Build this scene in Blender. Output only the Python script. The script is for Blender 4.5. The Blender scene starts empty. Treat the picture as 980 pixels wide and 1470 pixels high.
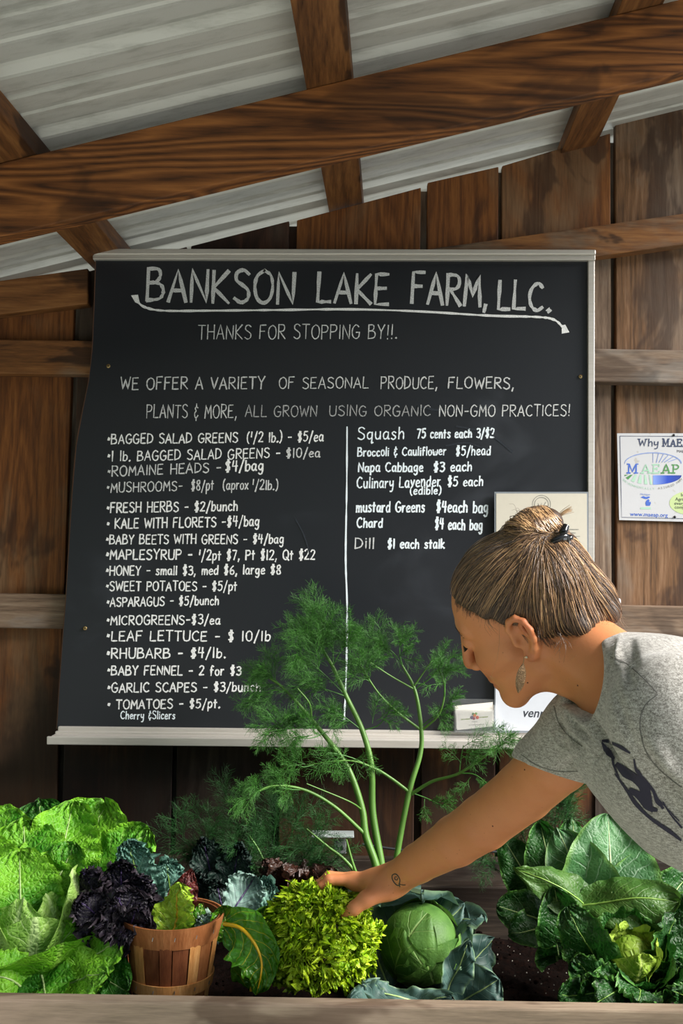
import bpy, math, random
import numpy as np
from mathutils import Vector, Matrix
from mathutils.bvhtree import BVHTree
R = math.radians
SC = bpy.context.scene
COL = SC.collection
# ---------------------------------------------------------------- camera
CAM_Z = 1.30
F = 980 * 35.0 / 24.0                      # focal length in pixels
PITCH, ROLL = R(4.0), 0.0165
_d = Vector((0, math.cos(PITCH), math.sin(PITCH)))
_r0 = Vector((1, 0, 0)); _u0 = Vector((0, -math.sin(PITCH), math.cos(PITCH)))
_r = _r0 * math.cos(ROLL) + _u0 * math.sin(ROLL)
_u = _u0 * math.cos(ROLL) - _r0 * math.sin(ROLL)
EYE = Vector((0, 0, CAM_Z))
cam_data = bpy.data.cameras.new('camera')
cam = bpy.data.objects.new('camera', cam_data); COL.objects.link(cam)
m = Matrix((_r, _u, -_d)).transposed().to_4x4(); m.translation = EYE
cam.matrix_world = m
cam_data.sensor_fit = 'HORIZONTAL'; cam_data.sensor_width = 24.0; cam_data.lens = 35.0
cam_data.clip_start = 0.02
SC.camera = cam

def P(px, py, Y):
    """point at depth Y whose measured position in the photograph is (px, py)"""
    v = _d + _r * ((px - 490) / F) - _u * ((py - 735) / F)
    return EYE + v * (Y / v.y)

# ---------------------------------------------------------------- world, sun, exposure
world = bpy.data.worlds.new('overcast_sky'); SC.world = world; world.use_nodes = True
wn = world.node_tree.nodes; wl = world.node_tree.links
bg = wn['Background']
tc = wn.new('ShaderNodeTexCoord'); sx = wn.new('ShaderNodeSeparateXYZ')
cr = wn.new('ShaderNodeValToRGB')
wl.new(tc.outputs['Generated'], sx.inputs[0]); wl.new(sx.outputs['Z'], cr.inputs[0])
cr.color_ramp.elements[0].position = 0.0; cr.color_ramp.elements[0].color = (0.80, 0.90, 1.0, 1)
cr.color_ramp.elements[1].position = 0.8; cr.color_ramp.elements[1].color = (0.66, 0.80, 1.0, 1)
wl.new(cr.outputs[0], bg.inputs['Color']); bg.inputs['Strength'].default_value = 0.62
sun_data = bpy.data.lights.new('sun', 'SUN'); sun = bpy.data.objects.new('sun', sun_data); COL.objects.link(sun)
sun_data.energy = 7.3; sun_data.angle = R(32); sun_data.color = (1.0, 0.95, 0.88)
SUN_FROM = Vector((0.80, -0.30, 0.54)).normalized()      # towards the sun: front right, above the open side
sun.rotation_euler = SUN_FROM.to_track_quat('Z', 'Y').to_euler()
sun.location = (3, -3, 5)
SC.view_settings.view_transform = 'Standard'; SC.view_settings.look = 'None'
SC.view_settings.gamma = 1.0; SC.view_settings.use_curve_mapping = False
SC.view_settings.exposure = 0.64

# ---------------------------------------------------------------- helpers
def hexc(h):
    h = h.lstrip('#'); o = []
    for i in (0, 2, 4):
        c = int(h[i:i+2], 16) / 255
        o.append(c / 12.92 if c <= 0.04045 else ((c + 0.055) / 1.055) ** 2.4)
    return (o[0], o[1], o[2], 1.0)

class N:
    """small node-tree builder"""
    def __init__(s, name):
        s.m = bpy.data.materials.new(name); s.m.use_nodes = True
        s.t = s.m.node_tree; s.b = s.t.nodes['Principled BSDF']
    def n(s, typ, ins=None, **kw):
        nd = s.t.nodes.new('ShaderNode' + typ)
        for k, v in kw.items(): setattr(nd, k, v)
        if ins:
            for k, v in ins.items():
                if hasattr(v, 'is_output') or isinstance(v, bpy.types.NodeSocket): s.t.links.new(v, nd.inputs[k])
                else: nd.inputs[k].default_value = v
        return nd
    def math(s, op, a, b=None, c=None, clamp=False):
        nd = s.t.nodes.new('ShaderNodeMath'); nd.operation = op; nd.use_clamp = clamp
        for i, v in enumerate((a, b, c)):
            if v is None: continue
            if isinstance(v, bpy.types.NodeSocket): s.t.links.new(v, nd.inputs[i])
            else: nd.inputs[i].default_value = v
        return nd.outputs[0]
    def mix(s, fac, a, b, mode='MIX'):
        nd = s.t.nodes.new('ShaderNodeMix'); nd.data_type = 'RGBA'; nd.blend_type = mode
        for k, v in ((0, fac), (6, a), (7, b)):
            if isinstance(v, bpy.types.NodeSocket): s.t.links.new(v, nd.inputs[k])
            else: nd.inputs[k].default_value = v
        return nd.outputs[2]
    def ramp(s, fac, stops):
        nd = s.t.nodes.new('ShaderNodeValToRGB'); s.t.links.new(fac, nd.inputs[0])
        e = nd.color_ramp.elements
        while len(e) < len(stops): e.new(0.5)
        for i, (p, c) in enumerate(stops):
            e[i].position = p; e[i].color = hexc(c) if isinstance(c, str) else (c, c, c, 1)
        return nd.outputs[0]
    def step(s, v, lo, hi):
        nd = s.t.nodes.new('ShaderNodeMapRange'); nd.interpolation_type = 'SMOOTHSTEP'
        s.t.links.new(v, nd.inputs[0]); nd.inputs[1].default_value = lo; nd.inputs[2].default_value = hi
        return nd.outputs[0]
    def coords(s, kind='Object', scale=(1, 1, 1), rnd=True):
        t = s.n('TexCoord').outputs[kind]
        mp = s.n('Mapping', {'Vector': t}); mp.inputs['Scale'].default_value = scale
        if rnd:
            oi = s.n('ObjectInfo').outputs['Random']
            cx = s.n('CombineXYZ', {0: s.math('MULTIPLY', oi, 37.0), 1: s.math('MULTIPLY', oi, 71.0), 2: s.math('MULTIPLY', oi, 53.0)})
            return s.n('VectorMath', {0: mp.outputs[0], 1: cx.outputs[0]}, operation='ADD').outputs[0]
        return mp.outputs[0]
    def noise(s, vec, scale, detail=4, rough=0.55, dist=0.0):
        return s.n('TexNoise', {'Vector': vec, 'Scale': scale, 'Detail': detail, 'Roughness': rough, 'Distortion': dist}).outputs[0]
    def bump(s, h, strength=0.5, dist=0.002, prev=None):
        nd = s.n('Bump', {'Height': h, 'Strength': strength, 'Distance': dist})
        if prev is not None: s.t.links.new(prev, nd.inputs['Normal'])
        return nd.outputs[0]
    def out(s, color=None, rough=None, normal=None, **kw):
        for k, v in (('Base Color', color), ('Roughness', rough), ('Normal', normal)):
            if v is None: continue
            if isinstance(v, bpy.types.NodeSocket): s.t.links.new(v, s.b.inputs[k])
            else: s.b.inputs[k].default_value = v
        for k, v in kw.items():
            k = k.replace('_', ' ')
            if isinstance(v, bpy.types.NodeSocket): s.t.links.new(v, s.b.inputs[k])
            else: s.b.inputs[k].default_value = v
        return s.m

def simple(name, color, rough=0.5, **kw):
    n = N(name)
    v = n.noise(n.coords('Object'), 60, 3)
    c = hexc(color)
    c2 = tuple(min(1, x * 0.8) for x in c[:3]) + (1,)
    return n.out(n.mix(n.math('MULTIPLY', v, 0.5), c, c2), rough, n.bump(v, 0.15, 0.0005), **kw)

def wloc(o):
    v = Vector((0, 0, 0))
    while o is not None: v = v + o.location; o = o.parent
    return v

def link(name, me, mat=None, parent=None):
    o = bpy.data.objects.new(name, me); COL.objects.link(o)
    if mat: 
        if not me.materials: me.materials.append(mat)
    if parent: o.parent = parent
    return o

def mesh_np(name, V, Fq, mat=None, parent=None, uv=None, smooth=True, origin=None):
    """V (n,3) float, Fq (m,3|4) int; uv per vertex"""
    V = np.asarray(V, dtype=np.float64).copy(); Fq = np.asarray(Fq, dtype=np.int32)
    off = Vector((0, 0, 0))
    if origin is not None:
        V -= np.array(origin); off = Vector(origin)
    me = bpy.data.meshes.new(name)
    nv, nf, k = len(V), len(Fq), Fq.shape[1]
    me.vertices.add(nv); me.vertices.foreach_set('co', V.astype(np.float32).ravel())
    me.loops.add(nf * k); me.loops.foreach_set('vertex_index', Fq.ravel())
    me.polygons.add(nf)
    me.polygons.foreach_set('loop_start', np.arange(0, nf * k, k, dtype=np.int32))
    try: me.polygons.foreach_set('loop_total', np.full(nf, k, dtype=np.int32))
    except Exception: pass
    if uv is not None:
        l = me.uv_layers.new(name='UVMap')
        l.data.foreach_set('uv', np.asarray(uv, dtype=np.float32)[Fq.ravel()].ravel())
    me.update(calc_edges=True); me.validate()
    me.polygons.foreach_set('use_smooth', np.full(len(me.polygons), smooth))
    o = link(name, me, mat, parent)
    o.location = off
    if parent is not None: o.location = off - wloc(parent)
    return o

def empty(name, loc, label=None, cat=None, group=None):
    o = bpy.data.objects.new(name, None); COL.objects.link(o); o.location = loc
    o.empty_display_size = 0.05
    tag(o, label, cat, group); return o
def tag(o, label=None, cat=None, group=None, kind=None):
    if label: o['label'] = label
    if cat: o['category'] = cat
    if group: o['group'] = group
    if kind: o['kind'] = kind
    return o

BOXF = [(0,3,2,1),(4,5,6,7),(0,1,5,4),(1,2,6,5),(2,3,7,6),(3,0,4,7)]
def prism(name, quad, y0, y1, mat, parent=None, bevel=0.0):
    """quad: 4 world points (x,z) in the XZ plane, extruded y0 (front) to y1"""
    V = [(x, y0, z) for x, z in quad] + [(x, y1, z) for x, z in quad]
    c = np.mean(np.array(V), axis=0)
    n = len(quad)
    if n == 4:
        o = mesh_np(name, V, BOXF, mat, parent, smooth=False, origin=c)
    else:
        me = bpy.data.meshes.new(name)
        fs = [list(range(n)), list(range(2*n-1, n-1, -1))] + [(i, i + n, (i+1) % n + n, (i+1) % n) for i in range(n)]
        me.from_pydata([tuple(np.array(v) - c) for v in V], [], fs); me.update()
        o = link(name, me, mat, parent); o.location = Vector(c) - wloc(parent)
    if bevel:
        b = o.modifiers.new('bevel', 'BEVEL'); b.width = bevel; b.segments = 2; b.limit_method = 'ANGLE'
    return o
def box(name, a, b, mat, parent=None, bevel=0.0):
    return prism(name, [(a[0], a[2]), (b[0], a[2]), (b[0], b[2]), (a[0], b[2])], a[1], b[1], mat, parent, bevel)
def pquad(pts, Y):
    return [(P(x, y, Y).x, P(x, y, Y).z) for x, y in pts]

def tube_arrays(pts, rad, sides=6, cap=True):
    pts = np.asarray(pts, float); n = len(pts); rad = np.broadcast_to(np.asarray(rad, float), (n,))
    T = np.gradient(pts, axis=0); T /= np.linalg.norm(T, axis=1)[:, None] + 1e-12
    a = np.array([0.0, 0, 1]) if abs(T[0][2]) < 0.9 else np.array([1.0, 0, 0])
    Ns = np.zeros((n, 3)); nn = a - T[0] * (a @ T[0]); nn /= np.linalg.norm(nn)
    for i in range(n):
        nn = nn - T[i] * (nn @ T[i]); nn /= np.linalg.norm(nn) + 1e-12; Ns[i] = nn
    B = np.cross(T, Ns)
    th = np.arange(sides) * 2 * math.pi / sides
    V = pts[:, None, :] + rad[:, None, None] * (np.cos(th)[None, :, None] * Ns[:, None, :] + np.sin(th)[None, :, None] * B[:, None, :])
    V = V.reshape(-1, 3)
    i = np.arange(n - 1)[:, None] * sides; j = np.arange(sides)[None, :]; j2 = (j + 1) % sides
    Fq = np.stack([i + j, i + j2, i + sides + j2, i + sides + j], -1).reshape(-1, 4)
    return V, Fq
class Bag:
    """collects quad arrays into one mesh"""
    def __init__(s): s.V = []; s.F = []; s.n = 0
    def add(s, V, Fq):
        s.V.append(V); s.F.append(np.asarray(Fq) + s.n); s.n += len(V); return s
    def tube(s, pts, rad, sides=6): return s.add(*tube_arrays(pts, rad, sides))
    def build(s, name, mat, parent=None, smooth=True, origin=None):
        V = np.concatenate(s.V); 
        return mesh_np(name, V, np.concatenate(s.F), mat, parent, smooth=smooth,
                       origin=origin if origin is not None else V.mean(axis=0))
def spline(pts, n=24):
    """Catmull-Rom through points"""
    p = np.asarray([tuple(q) for q in pts], float)
    p = np.vstack([2 * p[0] - p[1], p, 2 * p[-1] - p[-2]])
    m_ = len(p) - 3; out = []
    for t in np.linspace(0, m_ - 1e-6, n):
        i = int(t); f = t - i; a, b, c, d = p[i:i+4]
        out.append(0.5 * ((2*b) + (-a + c) * f + (2*a - 5*b + 4*c - d) * f*f + (-a + 3*b - 3*c + d) * f**3))
    return np.array(out)
def ellipsoid_arrays(c, r, nu=12, nv=8):
    u = np.linspace(0, 2 * math.pi, nu, endpoint=False); v = np.linspace(0.05, math.pi - 0.05, nv)
    V = np.stack([np.outer(np.sin(v), np.cos(u)), np.outer(np.sin(v), np.sin(u)), np.outer(np.cos(v), np.ones(nu))], -1).reshape(-1, 3)
    V = V * np.array(r) + np.array(c)
    i = np.arange(nv - 1)[:, None] * nu; j = np.arange(nu)[None, :]; j2 = (j + 1) % nu
    return V, np.stack([i + j, i + nu + j, i + nu + j2, i + j2], -1).reshape(-1, 4)

# ---------------------------------------------------------------- materials: wood, metal, board
def wood(name, dark, mid, light, axis='Z', grey=None, rough=0.62, gs=1.0, stain='#1c0d06', stainamt=0.75, ring=1.0, shade_stain=False, rw=.24):
    n = N(name)
    sc = {'Z': (1, 1, 0.07), 'X': (0.07, 1, 1), 'Y': (1, 0.07, 1)}[axis]
    v = n.coords('Object', sc)
    vo = n.coords('Object', {'Z': (1, 1, .45), 'X': (.45, 1, 1), 'Y': (1, .45, 1)}[axis])
    big = n.noise(v, 7 * gs, 3, 0.5, 0.6)
    rings = n.math('FRACT', n.math('MULTIPLY', big, 13.0 * ring))
    rings = n.math('ABSOLUTE', n.math('SUBTRACT', n.math('MULTIPLY', rings, 2), 1))
    fine = n.noise(v, 190 * gs, 3, 0.7)
    f = n.math('ADD', n.math('MULTIPLY', rings, rw), n.math('MULTIPLY', fine, 1 - rw))
    c = n.ramp(f, [(0.22, dark), (0.5, mid), (0.78, light)])
    if grey:
        g = n.step(n.noise(vo, 3.2, 5, 0.65, 0.4), 0.46, 0.62)
        c = n.mix(g, c, n.ramp(f, [(0.15, grey[0]), (0.85, grey[1])]))
    st = n.noise(vo, 5.5, 4, 0.6, 0.8)
    s1 = n.math('MULTIPLY', n.step(st, 0.53, 0.60), stainamt)
    c = n.mix(s1, c, hexc(stain))
    kn = n.n('TexVoronoi', {'Vector': n.coords('Object', {'Z': (1, 1, .4), 'X': (.4, 1, 1), 'Y': (1, .4, 1)}[axis]), 'Scale': 5.0}).outputs['Distance']
    c = n.mix(n.math('MULTIPLY', n.step(kn, 0.075, 0.03), 0.8), c, hexc(stain))
    if shade_stain:      # painted-in shade of the low wall plus damp stains, with a ragged upper edge
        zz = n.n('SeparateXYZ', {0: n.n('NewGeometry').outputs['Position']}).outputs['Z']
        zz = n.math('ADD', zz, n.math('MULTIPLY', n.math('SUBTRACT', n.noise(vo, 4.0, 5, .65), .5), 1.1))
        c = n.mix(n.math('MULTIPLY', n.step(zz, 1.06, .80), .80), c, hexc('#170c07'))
    h = n.math('ADD', n.math('MULTIPLY', fine, 0.7), n.math('MULTIPLY', rings, 0.3))
    return n.out(c, n.math('ADD', n.math('MULTIPLY', fine, 0.25), rough - 0.1), n.bump(h, 0.45, 0.0012), Specular_IOR_Level=0.35)

M = {}
M['plank'] = wood('warm_plank', '#45260f', '#6f411c', '#8f5b2b', 'Z', grey=('#5c4128','#86664a'), stain='#2a140a', stainamt=.6, shade_stain=True)
M['plank_mid'] = wood('mixed_plank', '#3e2b1b', '#6c4c30', '#8a694e', 'Z', grey=('#594637', '#857262'), stain='#2a140a', stainamt=.6, shade_stain=True)
M['plank_grey'] = wood('weathered_plank', '#4a382b', '#75604f', '#94806d', 'Z', grey=('#5f5852', '#958d84'), stainamt=.55, shade_stain=True)
M['plank_dark'] = wood('dark_plank', '#1a0d07', '#3a2013', '#553322', 'Z', grey=('#33291f', '#4d4038'), shade_stain=True)
M['batten'] = wood('grey_batten', '#3e3630', '#625850', '#857a6e', 'Z', stainamt=0.3, shade_stain=True)
M['rail'] = wood('brown_rail', '#4a2c15', '#7a4e28', '#99693c', 'X', grey=('#5f4c3b', '#8c7662'), gs=0.9)
M['rail_grey'] = wood('grey_rail', '#4a3a2e', '#75604f', '#93806e', 'X', grey=('#67605a', '#938b84'), stainamt=0.5)
M['beam'] = wood('stained_beam', '#3c210e', '#70431f', '#965f30', 'X', gs=0.8, stainamt=0.5, ring=1.6, rw=.45)
M['purlin'] = wood('purlin_wood', '#38200f', '#6a4322', '#8a5e34', 'Y', gs=0.9, stainamt=0.8)
M['bed'] = wood('bed_board', '#77695a', '#9c8976', '#b6a48f', 'X', grey=('#8a7868', '#b8a18f'), stain='#4a3122', stainamt=0.6, ring=0.6)
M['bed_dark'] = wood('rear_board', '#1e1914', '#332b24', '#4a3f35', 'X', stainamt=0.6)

n = N('painted_metal_roof')
v = n.coords('Object', (1, 1, 1), False)
c = n.mix(n.step(n.noise(n.coords('Object', (0.3, 3, 3), False), 9, 5, 0.7), 0.45, 0.7), hexc('#c3c3c0'), hexc('#aaaaa6'))
drops = n.n('TexVoronoi', {'Vector': v, 'Scale': 110.0}).outputs['Distance']
M['roof'] = n.out(c, 0.38, n.bump(n.step(drops, 0.22, 0.1), 0.2, 0.001), Metallic=0.15)
n = N('aluminium_frame')
v = n.coords('Object', (0.05, 1, 1))
f = n.noise(v, 160, 3, 0.7)
M['alu'] = n.out(n.mix(f, hexc('#b7b2ac'), hexc('#d8d4cf')), 0.4, n.bump(f, 0.1, 0.0004), Metallic=0.45)
n = N('chalkboard_slate')
v = n.coords('Object', (1, 1, 1), False)
sm = n.step(n.noise(n.coords('Object', (0.6, 1, 1.3), False), 3.1, 5, 0.6, 1.2), 0.55, 0.8)
c = n.mix(n.math('MULTIPLY', sm, 0.35), hexc('#1b1e25'), hexc('#39404b'))
g = n.noise(v, 500, 2, 0.6)
M['board'] = n.out(n.mix(n.math('MULTIPLY', g, 0.35), c, hexc('#2b2e33')), n.math('ADD', n.math('MULTIPLY', sm, 0.12), 0.38), n.bump(g, 0.06, 0.0003), Specular_IOR_Level=0.45)
def chalk(name, c1, c2):
    n = N(name); v = n.coords('Object', (1, 1, 1), False)
    f = n.noise(v, 420, 3, 0.8)
    return n.out(n.mix(n.step(f, 0.38, 0.62), hexc(c1), hexc(c2)), 0.95, Specular_IOR_Level=0.1)
M['chalk'] = chalk('chalk_white', '#d3d6da', '#fbfcfd')
M['chalk_mid'] = chalk('chalk_soft', '#a9acb0', '#e2e4e6')
M['chalk_dim'] = chalk('chalk_faint', '#85878b', '#bcbec1')
M['chalk_smear'] = chalk('chalk_smear', '#2b2e34', '#3b4047')
for k_, c_ in dict(ink_blue='#3f66c4', ink_mint='#9cc9b0', ink_green='#4c8a50', ink_navy='#2c3a5c').items(): M[k_] = simple(k_, c_, .6)
M['paint'] = chalk('chalk_marker', '#d8e8f6', '#f6fbff')
# ================================================================ the setting
YW = 2.47                                   # inner face of the wall planks
YR = 2.43                                   # front of the rails
gm = N('gravel_ground'); v = gm.coords('Object', (1, 1, 1), False)
M['grass'] = gm.out(gm.mix(gm.noise(v, 30, 5), hexc('#84857a'), hexc('#b2b3a8')), 0.9)
gr = mesh_np('ground', [(-14, -14, 0), (14, -14, 0), (14, 14, 0), (-14, 14, 0)], [(0, 1, 2, 3)], M['grass'], smooth=False)
tag(gr, kind='structure')

# unseen trees added to block the low sky on the far and left sides
def added_treeline(pts, h, name='added_treeline'):
    V = []; nh_ = 14; pts = spline([(a, b_, 0) for a, b_ in pts], 70)
    r_ = np.random.RandomState(4)
    for k in range(nh_):
        for i, p in enumerate(pts):
            q = np.array(p, float); out = np.array([q[0], q[1], 0]); out /= np.linalg.norm(out)
            t = k / (nh_ - 1); V.append(q + out * (.5 * r_.randn() * .5 + t * t * .9) + np.array([0, 0, h * t * (1 + .12 * r_.randn() + .15 * math.sin(i * .7))]))
    n_ = len(pts); Fq = [(k * n_ + i, k * n_ + i + 1, (k + 1) * n_ + i + 1, (k + 1) * n_ + i) for k in range(nh_ - 1) for i in range(n_ - 1)]
    fm = N('added_foliage'); v_ = fm.coords('Object', (1, 1, 1), False)
    return tag(mesh_np(name, V, Fq, fm.out(fm.mix(fm.noise(v_, 6, 5), hexc('#26381c'), hexc('#54703a')), .9), smooth=False), 'unseen leafy screen added behind the viewer to block low sky light', 'trees', kind='stuff')
added_treeline([(-7, 6), (-7.5, 0), (-6, -5), (0, -7.5), (6, -7.5)], 4.4)

# rafter line -> roof slope
YB = 1.83
b0, b1 = P(65, 218, YB), P(970, 0, YB)
SL = (b1.z - b0.z) / (b1.x - b0.x)
ZR0 = b0.z - SL * b0.x                       # z of rafter top at x = 0
up = 0.039 * math.sqrt(1 + SL * SL)
def rz(x): return ZR0 + SL * x
# rafter (beam)
def sloped(name, x0, x1, drop_top, thick, y0, y1, mat, parent=None, bevel=0.003):
    """a member parallel to the roof slope, its top `drop_top` below the rafter-top line"""
    k = math.sqrt(1 + SL * SL)
    q = [(x0, rz(x0) - (drop_top + thick) * k), (x1, rz(x1) - (drop_top + thick) * k), (x1, rz(x1) - drop_top * k), (x0, rz(x0) - drop_top * k)]
    return prism(name, q, y0, y1, mat, parent, bevel)
raft = empty('roof_frame', (0, YB, rz(0)), 'rough brown timber rafter and purlins carrying the metal roof', 'roof frame')
sloped('rafter', -1.6, 1.7, 0, 0.140, YB, YB + 0.040, M['beam'], raft)
for xa, xb in ((-0.676, -0.588), (-0.080, 0.006), (0.510, 0.600), (1.12, 1.21), (-1.22, -1.13)):
    k = math.sqrt(1 + SL * SL)
    q = [(xa, rz(xa) + 0.0005), (xb, rz(xb) + 0.0005), (xb, rz(xb) + up - 0.001), (xa, rz(xa) + up - 0.001)]
    o = prism('purlin', q, 0.10, 2.86, M['purlin'], raft, 0.002)
    for v_ in o.data.vertices: v_.co.x += .054 * (v_.co.y + 1.48 - 1.83)       # the purlins run slightly askew
    for v_ in o.data.vertices: v_.co.z += SL * .054 * (v_.co.y + 1.48 - 1.83)

# roof sheets: ribs run up the slope (along x)
ceil = empty('ceiling', (0, 1.6, rz(0) + up)); tag(ceil, kind='structure')
pitch = 0.2286
def rib(y):
    t = (y / pitch) % 1.0
    d = min(t, 1 - t) * pitch
    h = 0.018 * max(0.0, min(1.0, (0.026 - d) / 0.014))
    for c in (0.36, 0.64):
        h = max(h, 0.004 * max(0.0, min(1.0, (0.012 - abs(t - c) * pitch) / 0.005)))
    return h
ys0 = []
y = 0.10
while y < 2.80:
    yw = 4 * pitch; y2 = min(y + yw, 2.80)
    ys = []
    q = y
    while q < y2 + 0.0001:
        ys.append(q); q += pitch / 48
    ys = np.array(ys)
    zs = np.array([rib(a) for a in ys])
    V = []; xs = (-1.7, 1.8)
    for x in xs:
        for a, h in zip(ys, zs): V.append((x, a, rz(x) + up + h))
    nn = len(ys); Fq = [(i, i + 1, nn + i + 1, nn + i) for i in range(nn - 1)]
    o = mesh_np('roofing_sheet', V, Fq, M['roof'], ceil, smooth=False, origin=(0, y + yw / 2, rz(0) + up))
    sm_ = o.modifiers.new('solid', 'SOLIDIFY'); sm_.thickness = 0.0012; sm_.offset = 1
    y = y2 + (0.0005 if y2 < 2.80 else 1)

# back wall: planks with visible joints, rails in front
wall = empty('wall_back', (0, YW, 1.0)); tag(wall, kind='structure')
def plank(x0, x1, tl, tr, mat, y0=YW, th=0.022, bot=1480):
    """x0,x1 pixel columns (at mid height), tl,tr pixel heights of the top corners"""
    A, B = P(x0, tl, y0), P(x1, tr, y0)
    zb = 0.05
    return prism('plank', [(A.x, zb), (B.x, zb), (B.x, B.z), (A.x, A.z)], y0, y0 + th, mat, wall, 0.0025)
def bat(x0, x1, top, mat, y0=YW + 0.022, th=0.018):
    A, B = P(x0, top, y0), P(x1, top, y0)
    return prism('batten', [(A.x, 0.05), (B.x, 0.05), (B.x, B.z), (A.x, A.z)], y0, y0 + th, mat, wall)
wp, wg, wd = M['plank'], M['plank_grey'], M['plank_dark']
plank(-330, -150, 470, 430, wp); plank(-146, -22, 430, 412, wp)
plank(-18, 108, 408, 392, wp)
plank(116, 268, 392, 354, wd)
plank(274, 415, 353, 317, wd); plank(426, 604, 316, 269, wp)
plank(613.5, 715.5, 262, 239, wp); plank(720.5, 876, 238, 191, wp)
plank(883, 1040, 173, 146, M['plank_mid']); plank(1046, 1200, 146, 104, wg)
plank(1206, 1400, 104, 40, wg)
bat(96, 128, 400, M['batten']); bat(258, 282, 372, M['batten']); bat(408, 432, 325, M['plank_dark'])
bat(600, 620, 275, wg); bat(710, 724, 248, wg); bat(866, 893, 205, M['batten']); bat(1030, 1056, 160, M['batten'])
# the grey board beside the frame, right
def rail(pts, mat, y0=YR, th=0.038, name='rail'):
    return prism(name, pquad(pts, y0), y0, y0 + th, mat, wall, 0.003)
g0 = P(853, 370, YW - 0.004).x; g1 = P(876, 370, YW - 0.004).x
prism('batten', [(g0, .05), (g1, .05), (g1, P(871, 372, YW).z), (g0, P(853, 372, YW).z)], YW - 0.005, YW - 0.0005, M['plank_grey'], wall)
rail([(-300, 487 ), (-300, 445), (126, 385), (126, 436)][::-1], M['rail'])
rail([(610, 402), (1300, 307), (1300, 262), (610, 358)], M['rail'])
rail([(-300, 533), (420, 541), (420, 493), (-300, 483)], M['rail'])
rail([(424, 541), (1300, 556), (1300, 508), (424, 493)], M['rail_grey'])
rail([(-300, 897), (300, 906), (300, 856), (-300, 848)], M['rail_grey'])
rail([(304, 906), (1300, 922), (1300, 876), (304, 858)], M['rail_grey'])
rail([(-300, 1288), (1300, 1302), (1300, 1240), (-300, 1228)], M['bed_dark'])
# strip visible under the tray
q = [P(403, 1078, YW - .012), P(413, 1078, YW - .012)]
prism('batten', [(q[0].x, .5), (q[1].x, .5), (q[1].x, q[1].z + .1), (q[0].x, q[0].z + .1)], YW - 0.014, YW - 0.0005, M['plank'], wall)

# ================================================================ chalkboard
YC = 2.405
cb = empty('chalkboard', P(470, 1050, YC), 'big black chalkboard with a hand-lettered price list and aluminium trim, hung on the plank wall', 'chalkboard')
left = [(138, 372), (136, 430), (133, 500), (128, 545), (119, 590), (110, 640), (104, 710), (99, 790), (95, 860), (91, 910), (86, 980), (82, 1046)]
outl = left + [(849, 1056), (846, 372)]
outl = outl[::-1]
prism('slate_panel', pquad(outl[::-1], YC)[::-1], YC, YC + 0.010, M['board'], cb)
ed = Bag()
ed.tube(spline([P(x, y, YC + 0.003) for x, y in left], 60), 0.0022, 6)
ed.build('raw_edge', simple('raw_hardboard_edge', '#6b4a3a', 0.8), cb)
def bar(name, pts, y0, y1, bevel=0.0015): return prism(name, pquad(pts, y0), y0, y1, M['alu'], cb, bevel)
bar('top_trim', [(133, 372), (854.5, 373.5), (854.5, 366), (133, 366)], YC - 0.012, YC + 0.012)
bar('top_trim', [(133, 365.5), (855.5, 365.5), (855.5, 358), (133, 356.5)], YC - 0.017, YC + 0.012, 0.003)
bar('side_trim', [(843.5, 1048), (853, 1048), (853.5, 374), (844, 374)], YC - 0.008, YC + 0.012)
# tray: stepped ledges
zt = P(300, 1046, YC).z
xl, xr = P(82, 1048, YC).x, P(849, 1055, YC).x
bar('tray_back', [(83, 1052), (850, 1061), (850, 1052), (83, 1043)], YC - 0.010, YC + 0.010, 0.002)
bar('tray_rail', [(79, 1054), (850, 1062), (850, 1058), (79, 1050)], YC - 0.022, YC - 0.009, 0.0015)
bar('tray_floor', [(74, 1061), (856, 1069), (856, 1064), (74, 1056)], YC - 0.052, YC - 0.008, 0.001)
bar('tray_lip', [(67, 1069), (860, 1077), (860, 1065.5), (67, 1057.5)], YC - 0.060, YC - 0.051, 0.0015)
scr = simple('brass_screw', '#b39a6a', 0.35, Metallic=0.8)
hole = simple('screw_recess', '#15120e', 0.6)
for x, y in ((155.5, 525.5), (833, 540.5), (122, 902)):
    bb = Bag().tube([P(x, y, YC + 0.001), P(x, y, YC - 0.0025)], [0.0052, 0.0046], 14)
    c = P(x, y, YC - 0.0024); bb.add(*ellipsoid_arrays(c, (0.0046, 0.001, 0.0046), 14, 6))
    sc_ = bb.build('screw', scr, cb)
    Bag().add(*ellipsoid_arrays(P(x, y, YC - 0.0035), (0.0018, 0.0006, 0.0018), 8, 6)).build('screw_recess', hole, sc_)

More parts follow.
